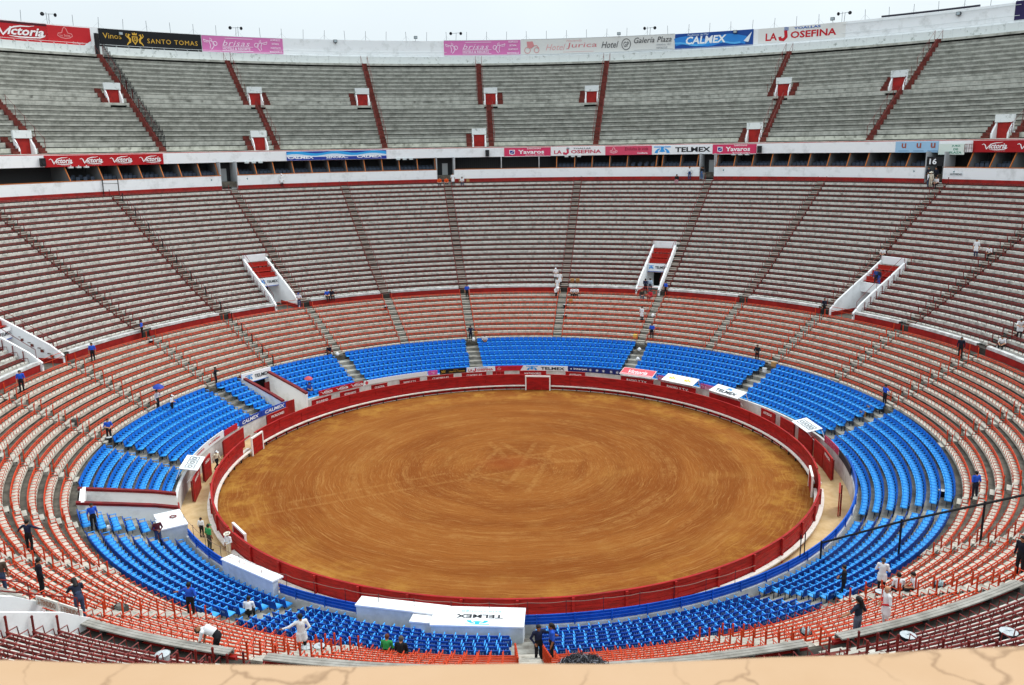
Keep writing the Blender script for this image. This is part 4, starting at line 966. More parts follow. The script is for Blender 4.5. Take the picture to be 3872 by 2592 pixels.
for t, ph in ((-57.95, 'at the left end of the four Victoria scripts'), (-3.06, 'left of the pink Yavaros board'), (32.75, 'right of the second pink Yavaros board')):
    o = tag(empty('loudspeaker', P(t, 57.75, 22.5), t), f'black box loudspeaker on the balcony {ph}', 'loudspeaker', 'box loudspeakers on the balcony')
    MB().box((0, 0, .38), (.5, .34, .86)).build('cabinet', M_black, o); MB().lathe([(0, 0), (.17, 0), (.19, .02)], sides=14).build('cone', flat('2b2c30'), o).matrix_local = Matrix.Translation((0, -.176, .45)) @ Matrix.Rotation(math.pi / 2, 4, 'X')
RC = 23.72
board(-49.7, -37.9, RC, 1.44, 1.92, 'b3161e', 'low red board with three white Victoria scripts beside the bull gate', lambda c, w_, h: [victoria(c, x * w_, 0, w_ * .29, h * .9, False) for x in (-.33, .02, .35)])
board(-37.6, -21.4, RC, 1.44, 1.86, 'e6e8e8', 'blank low white board under the far left blue seats', lambda c, w_, h: c.oval(-w_ * .46, 0, .16, .18, 'cf4a52'))
board(-21.2, -18.9, RC, 1.44, 1.88, 'd35aa0', 'small low pink board with pale emblem', lambda c, w_, h: cherub(c, 0, 0, h * .8))
board(-18.3, -11.7, RC, 1.4, 1.9, '17181a', 'low black board with gold Santo Tomas lettering', lambda c, w_, h: santo(c, w_, h, True))
board(-11.6, -4.55, RC, 1.38, 1.88, 'eceeee', 'low white board with red Josefina letters', lambda c, w_, h: josefina(c, w_ * .9, h * .9))
board(-4.5, 2.35, RC, 1.38, 1.88, 'c01f30', 'low red board with sombrero emblem', lambda c, w_, h: (hat_emblem(c, -w_ * .36, 0, h * .8), c.text('Endulza la vida', w_ * .1, h * .1, w_ * .3, h * .25, '7c1420', 0, .2), c.poly([(w_ * .4, -h * .5), (w_ * .5, h * .4), (w_ * .5, -h * .5)], 'e9ebec')))
board(2.4, 13.45, RC, 1.38, 1.89, 'e9ebec', 'low white board with blue mark and black TELMEX', lambda c, w_, h: telmex_print(c, 0, 0, w_ * .86, h * .8, '1b1d22', '3a9be2'))
def interjet(c, w_, h):
    c.text('interjet', -w_ * .26, 0, w_ * .26, h * .5, 'e6ebf2', 1); c.poly([(-w_ * .46, h * .02), (-w_ * .42, h * .2), (-w_ * .43, -h * .15)], 'e6ebf2')
    for x in (-.07, .06, .18, .33, .45):
        for q in range(4): a = q * math.pi / 4; c.stroke([(x * w_ + .15 * math.cos(a), .15 * math.sin(a)), (x * w_ - .15 * math.cos(a), -.15 * math.sin(a))], .03, 'e6ebf2')
board(13.5, 26.6, RC, 1.4, 1.92, '1b2a6b', 'low navy board with white interjet lettering and star marks', interjet)
board(36.2, 39.2, RC, 1.42, 1.9, 'c0568a', 'low pink board between the first two alley roofs', lambda c, w_, h: brisas(c, w_, h)); board(47.5, 53, RC, 1.42, 1.9, 'c0568a', 'low pink board before the TELMEX alley roof', lambda c, w_, h: brisas(c, w_, h))
board(78.5, 80.6, RC, 1.4, 1.92, 'c45a7c', 'low pink board left of the right-hand printed roof'); board(87.5, 94.5, RC, 1.4, 1.92, 'b8405c', 'low crimson patterned board on the right', lambda c, w_, h: [c.oval(x * w_, 0, .2, .16, 'd98aa0', .04) for x in (-.3, -.05, .2)])
board(95, 104, RC, 1.36, 1.92, '31343c', 'low dark board at the right end of the ring')
board(-73.8, -66.6, RC, 1.44, 1.94, '23409a', 'low blue CALMEX board left of the bull gate', lambda c, w_, h: c.text('CALMEX', 0, 0, w_ * .75, h * .6, 'e8ecf2', 1, .2)); board(-66.5, -58.6, RC, 1.44, 1.94, '2a48a6', 'low blue CALMEX board touching the bull gate', lambda c, w_, h: c.text('CALMEX', 0, 0, w_ * .75, h * .6, 'e8ecf2', 1, .2))
board(-79.3, -74.6, RC, 1.44, 1.9, 'bf2431', 'short low red board at the left of the ring'); board(-93.4, -79.6, RC, 1.42, 2.0, 'e9ebec', 'low white board with two red towel logos at the left', lambda c, w_, h: [josefina(c2 := c, 0.0001, 0.0001) if False else (c.text('LA JOSEFINA', x * w_, -.02, 2.0, .2, 'c3202c', 1), c.text('TOALLAS', x * w_, .2, 1.2, .1, '8f979c')) for x in (-.27, .22)])

# ------------------------------------------------------------------ things on the rim: antenna rods, horn speakers, floodlights, dark tube
rod = MB().tube([(0, 0, 0), (.03, 0, 1.42)], .028, 5).mesh('rod', flat('5d666c')); stay = MB().tube([(-.75, .1, 0), (0, 0, .75)], .008, 3).tube([(.75, .1, 0), (0, 0, .75)], .008, 3).mesh('stay_wire', flat('7e878c'))
for i in range(49):
    t = -54.2 + i * 2.25
    o = tag(empty('antenna_rod', P(t, 79.0, 39.7), t), f'thin metal rod on the rim, {"with stay wires, " if i % 2 else ""}{ORD[i % 24]} from the {"left" if i < 24 else "middle" if i < 48 else "right"}', 'rod', 'rods along the rim')
    inst(rod, 'rod', o).rotation_euler = (0, random.uniform(-.07, .07), 0)
    if i % 2: inst(stay, 'stay_wire', o)
horn = MB().lathe([(.02, 0), (.05, .12), (.12, .25), (.24, .34), (.22, .33), (.03, .1)], sides=12).mesh('horn', flat('22242c'))
for t, ph in ((-47.3, 'above the sombrero board'), (-29.7, 'above the left pink board'), (-5.9, 'above the middle pink board'), (15.83, 'above the pale hotel board'), (36.03, 'right of the Josefina letters')):
    o = tag(empty('horn_speaker', P(t, 79.0, 39.75), t), f'pole with two horn loudspeakers {ph}', 'loudspeaker', 'horn loudspeakers on the rim')
    MB().tube([(0, 0, 0), (.08, 0, 1.25)], .03, 6).tube([(-.62, 0, 1.15), (.68, 0, 1.25)], .025, 6).build('pole', flat('565d64'), o)
    for s in (-1, 1): h_ = inst(horn, 'horn', o, (s * .66, .12, 1.17)); h_.rotation_euler = (math.pi / 2 + .15, 0, s * .35)
for t, z, ph in ((-41.1, 38.9, 'on the black gold-lettered board'), (-19.31, 39.25, 'on the bare white rim at the left of the middle'), (-10.43, 39.95, 'standing on the rim left of the middle pink board'), (12.45, 39.95, 'standing above the pale hotel board'), (25.1, 39.3, 'on the blue CALMEX board'), (34.99, 39.95, 'standing above the Josefina letters'), (46.74, 38.95, 'hanging under the dark tube')):
    o = tag(empty('floodlight', P(t, 78.5, z), t), f'small box floodlight {ph}', 'floodlight', 'floodlights on the rim')
    MB().box((0, 0, .3), (.52, .34, .4)).build('housing', flat('4b5054'), o); MB().box((0, -.18, .29), (.42, .02, .3)).build('glass', flat('aebabf', .2), o); MB().tube([(0, .1, .1), (0, .3, -.2)], .03, 5).build('bracket', flat('4b5054'), o)
MB_ = MB(); MB_.pipe_arc(39.6, 48.4, 79.05, 39.98, .13, 1.2, sides=8); tag(MB_.build('rim_tube', flat('2c2b38')), 'long dark tube lying on the right rim', 'tube')

# ------------------------------------------------------------------ gallery: doorways and red stairs
fl_me = MB().box((0, .2, .14), (.75, .44, .3)).mesh('flight_step', M_step_r)
def doorway(t, r, z, label, side=-1):
    o = tag(empty('gallery_doorway', P(t, r, z), t), label, 'doorway', 'doorways of the gallery')
    MB().box((0, .78, .82), (1.5, .08, 1.64)).build('door', M_red, o); MB().box((0, .72, 2.06), (2.0, .3, .82)).build('header', M_white_old, o)
    for s in (-1, 1):
        b = MB(); pr = [(-.05, 0), (-.05, .5), (.4, 1.2), (.8, 1.7), (.8, 0)]; n = 5
        b.add([(x, y, zz) for x in (s * .77, s * .97) for y, zz in pr], [tuple(range(n)), tuple(n + i for i in reversed(range(n)))] + [(i, (i + 1) % n, n + (i + 1) % n, n + i) for i in range(n)]); b.build('wing_wall', M_white, o)
        MB().tube([(s * .95, 0, .9), (s * .95, .8, 1.6)], .025, 5).tube([(s * .95, 0, 0), (s * .95, 0, .9)], .025, 5).build('handrail', M_brown, o)
    MB().box((0, .3, -.08), (1.3, .9, .1)).build('sill', M_gen, o)
    for q in range(6): inst(fl_me, 'flight_step', o, (side * 1.4, (q // 2) * .85 - .42 + (q % 2) * .30, (q // 2) * .596 + (q % 2) * .3))
NM = ['near the black spiked railing', 'on the second red stair from the black railing', 'left of the third red stair', 'on the middle red stair', 'left of the stair under the Galeria script', 'beside the stair right of centre', 'on the second stair from the right edge', 'cut by the left edge']
for i, t in enumerate(GDOOR_M): doorway(t, 69.55 - .85, 23.75 + .596 * 10, f'upper red gallery door in white surround {NM[i]}', 1 if t in (-30.0, -2.25, 32.2) else -1)
NL = ['at the left edge above the Victoria boards', 'above the blue balcony board', 'left of the middle stair above the balcony', 'above the right pink Yavaros board', 'above the Victoria board at the right edge']
for i, t in enumerate(GDOOR_L): doorway(t, 60.2, 23.75, f'low red gallery door in white surround {NL[i]}')
st_me = MB().box((0, .2, .14), (.72, .42, .3)).mesh('step', M_step_r); gp_me = MB().tube([(0, 0, 0), (0, 0, 1.15)], .03, 5).mesh('post', M_brown)
GN = ['leftmost', 'black-railed', 'first to the right of the black-railed', 'second to the right of the black-railed', 'middle', 'first to the right of the middle', 'second to the right of the middle', 'third to the right of the middle', 'rightmost']
GDX = [(0, 0), (0, 0), (.3, -1.1), (0, 0), (.6, -.6), (.3, .3), (.9, -.75), (0, .65), (0, 0)]
for i, t in enumerate(GSTAIR):
    o = tag(empty('gallery_stair', P(t, 60.2, 23.75), t), f'{GN[i]} red stair up the grey gallery', 'stairs', 'red stairs of the gallery')
    for k, (rf, z) in enumerate(GEN):
        dx = (GDX[i][1] if k >= 10 else GDX[i][0])
        for q in (0, 1): inst(st_me, 'step', o, (dx, rf - 60.2 - .42 + q * .30, z - 23.75 + q * .3))
        if k % 2 == 0:
            for s in (-1, 1): inst(gp_me, 'post', o, (dx + s * .47, rf - 60.2, z - 23.75 + .55))
    for s in (-1, 1): MB().tube([(GDX[i][0] + s * .47, k * .85, k * .596 + 1.6) for k in range(0, 9)], .02, 4).tube([(GDX[i][1] + s * .47, k * .85, k * .596 + 1.6) for k in range(14, 21)], .02, 4).build('handrail', M_brown, o)

# ------------------------------------------------------------------ boxes under the balcony: dividers, chairs, doors, notices
DIV = [-55.5, -51.87, -49.7, -47.37, -44.87, -42.73, -40.42, -38.3, -35.8, -33.53, -31.24, -28.79, -26.46, -24.18, -21.89, -19.5, -17.17, -14.91, -12.49, -10.13, 6.27, 8.7, 11.04, 13.39, 15.73, 19.59, 20.38, 22.76, 24.97, 27.5, 29.7, 32, 34.33, 36.51, 38.94, 41.27, 43.63, 45.83, 48.25, 50.51, 52.67, 57.3, 59.64, 61.77]
pr = [(.3, .02), (.42, .02), (1.35, 1.5), (4.0, 1.5), (4.0, -.8), (.3, -.8)]; n = len(pr); b = MB()
b.add([(x, y, z) for x in (-.04, .04) for y, z in pr], [tuple(range(n)), tuple(n + i for i in reversed(range(n)))] + [(i, (i + 1) % n, n + (i + 1) % n, n + i) for i in range(n)]); dv = b.mesh('panel', mat('box_divider', '77797b', .8))
b = MB(); pe = [(.26, .0), (.40, .0), (1.33, 1.5), (1.18, 1.5)]
b.add([(x, y, z) for x in (-.04, .04) for y, z in pe], [(0, 1, 2, 3), (7, 6, 5, 4), (0, 4, 5, 1), (1, 5, 6, 2), (2, 6, 7, 3), (3, 7, 4, 0)]); de = b.mesh('orange_edge', M_orange_edge)
for i, t in enumerate(DIV):
    o = tag(empty('box_divider', P(t, 57.0, 20.86), t), f'orange-edged box divider, {ORD[i % 24]} from the {"left end" if i < 24 else "middle of the row going right"}', 'divider', 'dividers between the boxes'); inst(dv, 'panel', o); inst(de, 'orange_edge', o)
ch = MB().box((0, 0, .42), (.42, .4, .05)).box((0, .2, .66), (.42, .05, .42)).box((-.18, 0, .2), (.04, .36, .4)).box((.18, 0, .2), (.04, .36, .4)).mesh('box_chair', mat('grey_blue_chair', '3d4858', .6))
nb = 0
for i in range(len(DIV) - 1):
    a, c = DIV[i], DIV[i + 1]
    if c - a > 4 or c - a < 1.5 or (a < -37.1 < c) or (a < 26.3 < c): continue
    for row, (r, z) in enumerate(((58.2, 20.35), (59.2, 20.55))):
        for q in range(4):
            t = a + (c - a) * (q + .75) / 4.5; o = inst(ch, 'box_chair', None, P(t, r, z), t)
            tag(o, f'{ORD[q]} grey-blue chair in the {"front" if row == 0 else "back"} row of the {ORD[nb % 24]} open box{" past the middle door" if nb >= 17 else ""}', 'chair', 'chairs in the boxes')
    nb += 1
pm = MB().tube([(0, 0, 0), (0, 0, 1.55)], .06, 8).mesh('box_post', flat('c9cccd'))
for t, ph in ((-35.95, 'right of the first door'), (-7.5, 'right of the middle door'), (-1.2, 'below the first pink Yavaros board'), (3.9, 'below the towel board'), (27.4, 'right of the third door')): tag(inst(pm, 'box_post', None, P(t, 57.6, 20.84), t), f'white post between boxes {ph}', 'post', 'white posts of the boxes')
b = MB()
for i in range(46): b.tube([P(-7.0 + i * .27, 57.5, 20.86), P(-7.0 + i * .27, 57.5, 22.3)], .012, 3)
tag(b.build('box_grille', flat('202226')), 'dark bar grille closing the boxes right of the middle door', 'grille')
for i, (t, w_) in enumerate(BDOOR):
    W_ = wdeg(1, 57); o = tag(empty('box_doorway', P(t, 57, 19.1), t), ['doorway numbered 1 in the white wall', 'doorway numbered 2 in the middle of the white wall', 'doorway numbered 3 in the white wall', 'doorway numbered 4 below the black 16 plate'][i], 'doorway')
    hw = R_(w_) * 57 / 2
    for s in (-1, 1): MB().box((s * hw, 1.2, 1.7), (.14, 2.2, 3.3)).build('jamb', mat('door_jamb', 'a6a9ab', .8), o)
    MB().box((0, 2.4, 1.6), (hw * 2, .1, 3.2)).build('back_panel', flat('2c2d2f'), o); MB().box((.1, 2.3, 1.5), (.75, .06, 2.0)).build('light_opening', flat('b9bdbd'), o)
    for s in (-1, 1):
        xx = s * (hw + 1.5); MB().box((xx, -.02, 1.25), (.85, .02, .26)).build('arrow_notice', flat('d5e3e0'), o)
        c = Canvas(lambda x, z, d, xx=xx: (xx + x, -.03 - d, 1.25 + z)); c.text('ZONA', -s * -.1, 0, .5, .12, '2f8f86', 1); c.poly([(-s * .42, 0), (-s * .24, .14), (-s * .24, -.14)], '1d6f74'); c.build(o)
        text_on(str(i + 1), .15, .28, o, (s * (hw + .55), -.01, 1.25), flat('4a5054'))
o = tag(empty('number_plate', P(53.75, 57.2, 21.0), 53.75), 'black plate with white number 16 above the fourth doorway', 'sign'); MB().box((0, 0, .42), (1.9, .12, 1.0)).build('plate', M_black, o); text_on('16', .8, .62, o, (-.15, -.065, .42), flat('f0f2f3'))
o = tag(empty('name_plate', P(56.35, 56.98, 20.1), 56.35), 'framed white plate reading AUTORIDAD by the fourth doorway', 'sign'); MB().box((0, 0, 0), (1.5, .03, .36)).build('plate', flat('dfe4e6'), o); text_on('AUTORIDAD', 1.3, .2, o, (0, -.02, 0), flat('343a3e'))
lm = MB().box((0, 0, 0), (.5, .3, .16)).box((0, -.05, .12), (.08, .08, .14)).mesh('balcony_lamp', flat('c9d2d2'))
for t0, ph in ((-55, 'under the Victoria boards'), (-34.5, 'left of the blue balcony board'), (-15, 'right of the blue balcony board'), (7.6, 'under the towel board'), (29.5, 'under the right Yavaros board')):
    for q in range(3): tag(inst(lm, 'balcony_lamp', None, P(t0 + q * .85, 57.85, 22.28), t0), f'{("left", "middle", "right")[q]} one of three pale lamps hung {ph}', 'lamp', 'lamps under the balcony')
# ------------------------------------------------------------------ foreground: plaster ledge of the camera's own box, and the person in front of it
led = tag(empty('ledge', (0, -CAM_D + .45, 23.29)), 'cracked orange plaster ledge across the bottom of the view', 'ledge')
def ledge_material():
    m = bpy.data.materials.new('cracked_plaster'); m.use_nodes = True; t = m.node_tree; N = t.nodes; L = t.links; b = N['Principled BSDF']; b.inputs['Roughness'].default_value = .85
    g = N.new('ShaderNodeNewGeometry'); n = N.new('ShaderNodeTexNoise'); n.inputs['Scale'].default_value = 9; n.inputs['Detail'].default_value = 5; L.new(g.outputs['Position'], n.inputs['Vector'])
    mx = N.new('ShaderNodeMix'); mx.data_type = 'RGBA'; mx.inputs[0].default_value = .12
    mp = N.new('ShaderNodeMapping'); mp.inputs['Scale'].default_value = (1, .55, .3); L.new(g.outputs['Position'], mx.inputs[6]); L.new(n.outputs['Color'], mx.inputs[7]); L.new(mx.outputs[2], mp.inputs[0])
    v = N.new('ShaderNodeTexVoronoi'); v.feature = 'DISTANCE_TO_EDGE'; v.inputs['Scale'].default_value = 12; L.new(mp.outputs[0], v.inputs['Vector'])
    r = N.new('ShaderNodeMapRange'); r.inputs[1].default_value = .0; r.inputs[2].default_value = .022; r.inputs[3].default_value = .5; r.inputs[4].default_value = 0; L.new(v.outputs['Distance'], r.inputs[0])
    n3 = N.new('ShaderNodeTexNoise'); n3.inputs['Scale'].default_value = 5; L.new(g.outputs['Position'], n3.inputs['Vector'])
    r3 = N.new('ShaderNodeMapRange'); r3.inputs[1].default_value = .36; r3.inputs[2].default_value = .5; L.new(n3.outputs[0], r3.inputs[0])
    mu = N.new('ShaderNodeMath'); mu.operation = 'MULTIPLY'; L.new(r.outputs[0], mu.inputs[0]); L.new(r3.outputs[0], mu.inputs[1])
    c1 = N.new('ShaderNodeMix'); c1.data_type = 'RGBA'; c1.inputs[6].default_value = (*srgb('c4a484'), 1); c1.inputs[7].default_value = (*srgb('b28e68'), 1); L.new(n.outputs[0], c1.inputs[0])
    c2 = N.new('ShaderNodeMix'); c2.data_type = 'RGBA'; c2.inputs[7].default_value = (*srgb('5f4023'), 1); L.new(c1.outputs[2], c2.inputs[6]); L.new(mu.outputs[0], c2.inputs[0]); L.new(c2.outputs[2], b.inputs['Base Color'])
    return m
MLED = ledge_material(); b = MB(); xs = [-1.6 + i * .08 for i in range(41)]; vs = []
prof = [(-.5, 0), (.248, 0), (.258, -.004), (.262, -.012), (.262, -.3), (-.5, -.3)]
for x in xs:
    j = random.uniform(-.002, .002)
    vs += [(x, y + (.0775 * x * x if y > 0 else 0) + (j if y > .2 else 0), z) for y, z in prof]
k = len(prof); b.add(vs, [(i * k + j, i * k + (j + 1) % k, (i + 1) * k + (j + 1) % k, (i + 1) * k + j) for i in range(len(xs) - 1) for j in range(k)] + [tuple(range(k)), tuple((len(xs) - 1) * k + j for j in reversed(range(k)))])
b.build('coping', MLED, led, smooth=False)
MB().box((0, .05, -1.6), (3.2, .3, 2.6)).build('wall', M_white, led)
bf_ = tag(empty('box_seat_row', (0.23, -57.9, 20.6)), 'box floor with a seat just beyond the plaster ledge', 'seat'); MB().box((0, -.25, -.1), (3.2, 2.2, .2)).build('floor', M_tread, bf_); MB().box((0, -.15, .42), (.5, .45, .06)).box((0, -.4, .7), (.5, .06, .5)).build('seat', M_dark, bf_)

# ------------------------------------------------------------------ people: one continuous skin per pose, grown from tapered limbs
def surface_nets(fn, lo, hi, h):
    n = np.ceil((np.array(hi) - np.array(lo)) / h).astype(int) + 1
    X, Y, Z = np.meshgrid(*[lo[i] + h * np.arange(n[i]) for i in range(3)], indexing='ij'); D = fn(X, Y, Z).astype(np.float32); S = D < 0
    acc = np.zeros((n[0] - 1, n[1] - 1, n[2] - 1, 3), np.float32); cnt = np.zeros(acc.shape[:3], np.float32)
    corners = [(i, j, k) for i in (0, 1) for j in (0, 1) for k in (0, 1)]
    sl = lambda A_, c: A_[c[0]:n[0] - 1 + c[0], c[1]:n[1] - 1 + c[1], c[2]:n[2] - 1 + c[2]]
    for a in corners:
        for ax in range(3):
            if a[ax]: continue
            c = list(a); c[ax] = 1; da, dc = sl(D, a), sl(D, c); cr = (da < 0) != (dc < 0)
            with np.errstate(divide='ignore', invalid='ignore'): t = np.where(cr, da / (da - dc), 0)
            for q in range(3): acc[..., q] += np.where(cr, a[q] + (t if q == ax else 0), 0)
            cnt += cr
    act = cnt > 0; ids = -np.ones(act.shape, int); ids[act] = np.arange(act.sum()); I = np.argwhere(act)
    V = (acc[act] / cnt[act][:, None] + I) * h + np.array(lo); F = []
    for ax in range(3):
        o1, o2 = [(1, 2), (2, 0), (0, 1)][ax]; a = np.diff(S.astype(np.int8), axis=ax); idx = np.argwhere(a != 0); idx = idx[(idx[:, o1] > 0) & (idx[:, o2] > 0) & (idx[:, o1] < n[o1] - 1) & (idx[:, o2] < n[o2] - 1)]
        def g_(d1, d2): q = idx.copy(); q[:, o1] -= d1; q[:, o2] -= d2; return ids[q[:, 0], q[:, 1], q[:, 2]]
        quad = np.stack([g_(0, 0), g_(1, 0), g_(1, 1), g_(0, 1)], 1); fl = a[idx[:, 0], idx[:, 1], idx[:, 2]] > 0; quad[fl] = quad[fl][:, ::-1]; F.append(quad)
    return V, np.concatenate(F)

def joints(pose):
    J = dict(pel=(0, 0, .95), wai=(0, 0, 1.1), che=(0, .0, 1.30), nec=(0, .0, 1.46), hea=(0, -.03, 1.59))
    for s, n in ((-1, 'l'), (1, 'r')):
        J.update({'sh' + n: (s * .185, 0, 1.40), 'el' + n: (s * .25, .03, 1.13), 'wr' + n: (s * .25, -.05, .89), 'hi' + n: (s * .09, 0, .92), 'kn' + n: (s * .105, -.02, .50), 'an' + n: (s * .11, .03, .09), 'to' + n: (s * .125, -.13, .045)})
    U = {}
    if pose == 'fold': U = dict(ell=(-.28, .0, 1.14), elr=(.28, .0, 1.14), wrl=(-.06, -.2, 1.10), wrr=(.08, -.22, 1.05))
    if pose == 'armout': U = dict(elr=(.43, -.04, 1.27), wrr=(.64, -.14, 1.2), ell=(-.30, .06, 1.15), wrl=(-.20, -.08, .98))
    if pose == 'both': U = dict(elr=(.40, -.06, 1.25), wrr=(.56, -.16, 1.06), ell=(-.42, -.04, 1.28), wrl=(-.66, -.10, 1.18), anl=(-.16, .14, .09), tol=(-.17, -.02, .045))
    if pose == 'hold': U = dict(elr=(.26, -.12, 1.22), wrr=(.12, -.22, 1.45))
    if pose == 'walk': U = dict(knl=(-.1, -.2, .54), anl=(-.1, -.26, .10), tol=(-.1, -.43, .07), knr=(.1, .08, .50), anr=(.1, .36, .14), tor=(.1, .24, .045), ell=(-.26, .14, 1.15), wrl=(-.24, .12, .92), elr=(.26, -.08, 1.14), wrr=(.22, -.24, .98))
    if pose == 'lean': U = dict(che=(0, -.16, 1.26), wai=(0, -.04, 1.1), nec=(0, -.24, 1.40), hea=(0, -.33, 1.50), shl=(-.185, -.19, 1.35), shr=(.185, -.19, 1.35), ell=(-.26, -.36, 1.14), elr=(.26, -.36, 1.14), wrl=(-.12, -.56, 1.08), wrr=(.12, -.56, 1.08), anr=(.12, .2, .09), tor=(.13, .04, .045))
    if pose == 'bend': U = dict(pel=(0, .1, .93), wai=(0, -.02, 1.06), che=(0, -.24, 1.14), nec=(0, -.42, 1.16), hea=(0, -.55, 1.12), shl=(-.18, -.34, 1.13), shr=(.18, -.34, 1.13), ell=(-.2, -.42, .88), elr=(.2, -.42, .88), wrl=(-.14, -.46, .64), wrr=(.14, -.48, .64), hil=(-.09, .1, .9), hir=(.09, .1, .9))
    if pose == 'sit':
        d = .95 - .11; J = {k: (x, y + .06, z - d) for k, (x, y, z) in J.items()}
        U = dict(che=(0, .0, .46), nec=(0, -.04, .62), hea=(0, -.09, .75), shl=(-.185, -.02, .56), shr=(.185, -.02, .56), ell=(-.24, -.06, .30), elr=(.24, -.06, .30), wrl=(-.1, -.28, .2), wrr=(.1, -.28, .2))
        for s, n in ((-1, 'l'), (1, 'r')): U.update({'hi' + n: (s * .09, .06, .10), 'kn' + n: (s * .13, -.36, .11), 'an' + n: (s * .13, -.34, -.33), 'to' + n: (s * .14, -.5, -.38)})
    J.update(U); return {k: np.array(v, float) for k, v in J.items()}

def person_mesh(pose, coat):
    J = joints(pose); pr = []                                                                # a, b, ra, rb, slot, flatten
    A_ = lambda a, c, ra, rb, sl, fl=1.0: pr.append((J[a] if isinstance(a, str) else a, J[c] if isinstance(c, str) else c, ra, rb, sl, fl))
    A_('pel', 'wai', .15, .145, 2 if not coat else 1, .72); A_('wai', 'che', .148, .165, 1, .70); A_('che', 'nec', .12, .06, 1, .8); A_('shl', 'shr', .07, .07, 1); A_('nec', 'hea', .055, .05, 0)
    for n in 'lr':
        A_('sh' + n, 'el' + n, .062, .05, 1); A_('el' + n, 'wr' + n, .046, .034, 5); A_('hi' + n, 'kn' + n, .092, .064, 2); A_('kn' + n, 'an' + n, .064, .046, 2); A_('an' + n, 'to' + n, .05, .042, 3)
        d = J['wr' + n] - J['el' + n]; d /= np.linalg.norm(d); A_('wr' + n, J['wr' + n] + d * .08, .033, .032, 0)
        if coat: A_('hi' + n, J['hi' + n] * .45 + J['kn' + n] * .55, .112, .12, 1)
    up = J['hea'] - J['nec']; up /= np.linalg.norm(up); fw = np.array([0, -1., 0]); fw -= up * (fw @ up); fw /= np.linalg.norm(fw); sd_ = np.cross(up, fw); h = J['hea']
    A_(h - up * .02 + fw * .0, h + up * .045 - fw * .012, .088, .088, 0); A_(h - up * .06 + fw * .035, h - up * .03, .05, .075, 0)
    A_(h + fw * .09 - up * .005, h + fw * .105 - up * .035, .012, .016, 0)
    for s in (-1, 1): A_(h + sd_ * s * .088 + up * .015, h + sd_ * s * .09 - up * .03, .018, .014, 0)
    pts = np.array([q for p in pr for q in (p[0], p[1])]); lo = pts.min(0) - .2; hi = pts.max(0) + .2
    def dist(p, X, Y, Z):
        a, c, ra, rb, sl, fl = p; ba = c - a; L2 = ba @ ba
        t = np.clip(((X - a[0]) * ba[0] + (Y - a[1]) * ba[1] + (Z - a[2]) * ba[2]) / L2, 0, 1)
        return np.sqrt((X - a[0] - t * ba[0]) ** 2 + ((Y - a[1] - t * ba[1]) / fl) ** 2 + (Z - a[2] - t * ba[2]) ** 2) - (ra + (rb - ra) * t)
    def fn(X, Y, Z):
        X, Y, Z = (q.astype(np.float32) for q in (X, Y, Z)); D = None
        for p in pr:
            d = dist(p, X, Y, Z)
            if D is None: D = d
            else:
                kk = .025; hh = np.clip(.5 + .5 * (D - d) / kk, 0, 1); D = D + (d - D) * hh - kk * hh * (1 - hh)
        return D
    V, F = surface_nets(fn, lo, hi, .021); cen = V[F].mean(1); dd = np.stack([dist(p, cen[:, 0], cen[:, 1], cen[:, 2]) for p in pr]); slot = np.array([p[4] for p in pr])[dd.argmin(0)]
    b = MB(); b.add(V, [tuple(int(i) for i in q) for q in F], [int(s) for s in slot])
    for n, s in (('l', -1), ('r', 1)):                                                       # fingers
        d = J['wr' + n] - J['el' + n]; d /= np.linalg.norm(d); u = np.cross(d, [0, -1., .2]); u /= np.linalg.norm(u); v = np.cross(u, d); c = J['wr' + n] + d * .09
        for i, ln in enumerate((.06, .075, .07, .055)):
            o = c + u * (i - 1.5) * .018; b.tube([o, o + d * ln * .55, o + d * ln * .85 - v * s * .02], [.0095, .009, .007], 5, 0)
        o = c - d * .05 + u * .03 * s; b.tube([o, o + d * .03 + u * .025 * s, o + d * .06 + u * .03 * s], [.011, .01, .008], 5, 0)
    for s in (-1, 1): e = h + fw * .083 + sd_ * s * .034 + up * .012; b.box(tuple(e), (.022, .016, .012), mi=4)
    b.box(tuple(h + fw * .092 - up * .062), (.045, .012, .01), mi=6)
    me = b.mesh('person', [flat('c8977a'), flat('e4e6e8'), flat('17181c'), flat('1d1a18'), flat('1a1414'), flat('e4e6e8'), flat('8a4a40')]); me.polygons.foreach_set('use_smooth', [True] * len(me.polygons))
    return me, h, up, fw, sd_
PM = {}
def lump(fn, lo, hi, h, name, m):
    V, F = surface_nets(fn, lo, hi, h); b = MB(); b.add(V, [tuple(int(i) for i in q) for q in F]); me = b.mesh(name, m); me.polygons.foreach_set('use_smooth', [True] * len(me.polygons)); return me
HAIR = {}
def hair_mesh(kind):
    col = {'k': '14100e', 'L': '120e0d', 'T': '1a120e', 'b': '3a2417', 'r': '5a2c18', 'g': '4a4846', 'B': '8f8a86'}[kind]
    def fn(X, Y, Z):
        e = np.sqrt((X / .99) ** 2 + ((Y - .012) / 1.06) ** 2 + ((Z - .02) / 1.12) ** 2) - .104; cut = -(.03 + Z * .55 + (Y + .0) * .9)
        if kind == 'B': cut = np.maximum(cut, Z - .02)
        D = np.maximum(e, cut)
        if kind in 'LT':
            t = np.clip((Z + .26) / .24, 0, 1) if kind == 'L' else np.clip((Z + .12) / .12, 0, 1)
            D = np.minimum(D, np.maximum(np.sqrt((X / (1.3 if kind == 'L' else .6)) ** 2 + (Y - .085) ** 2) - .062, np.abs(Z + (.11 if kind == 'L' else .06)) - (.15 if kind == 'L' else .10)))
        return D
    return lump(fn, (-.16, -.16, -.3), (.16, .2, .17), .017, 'hair', mat('hair_' + kind, col, .55))
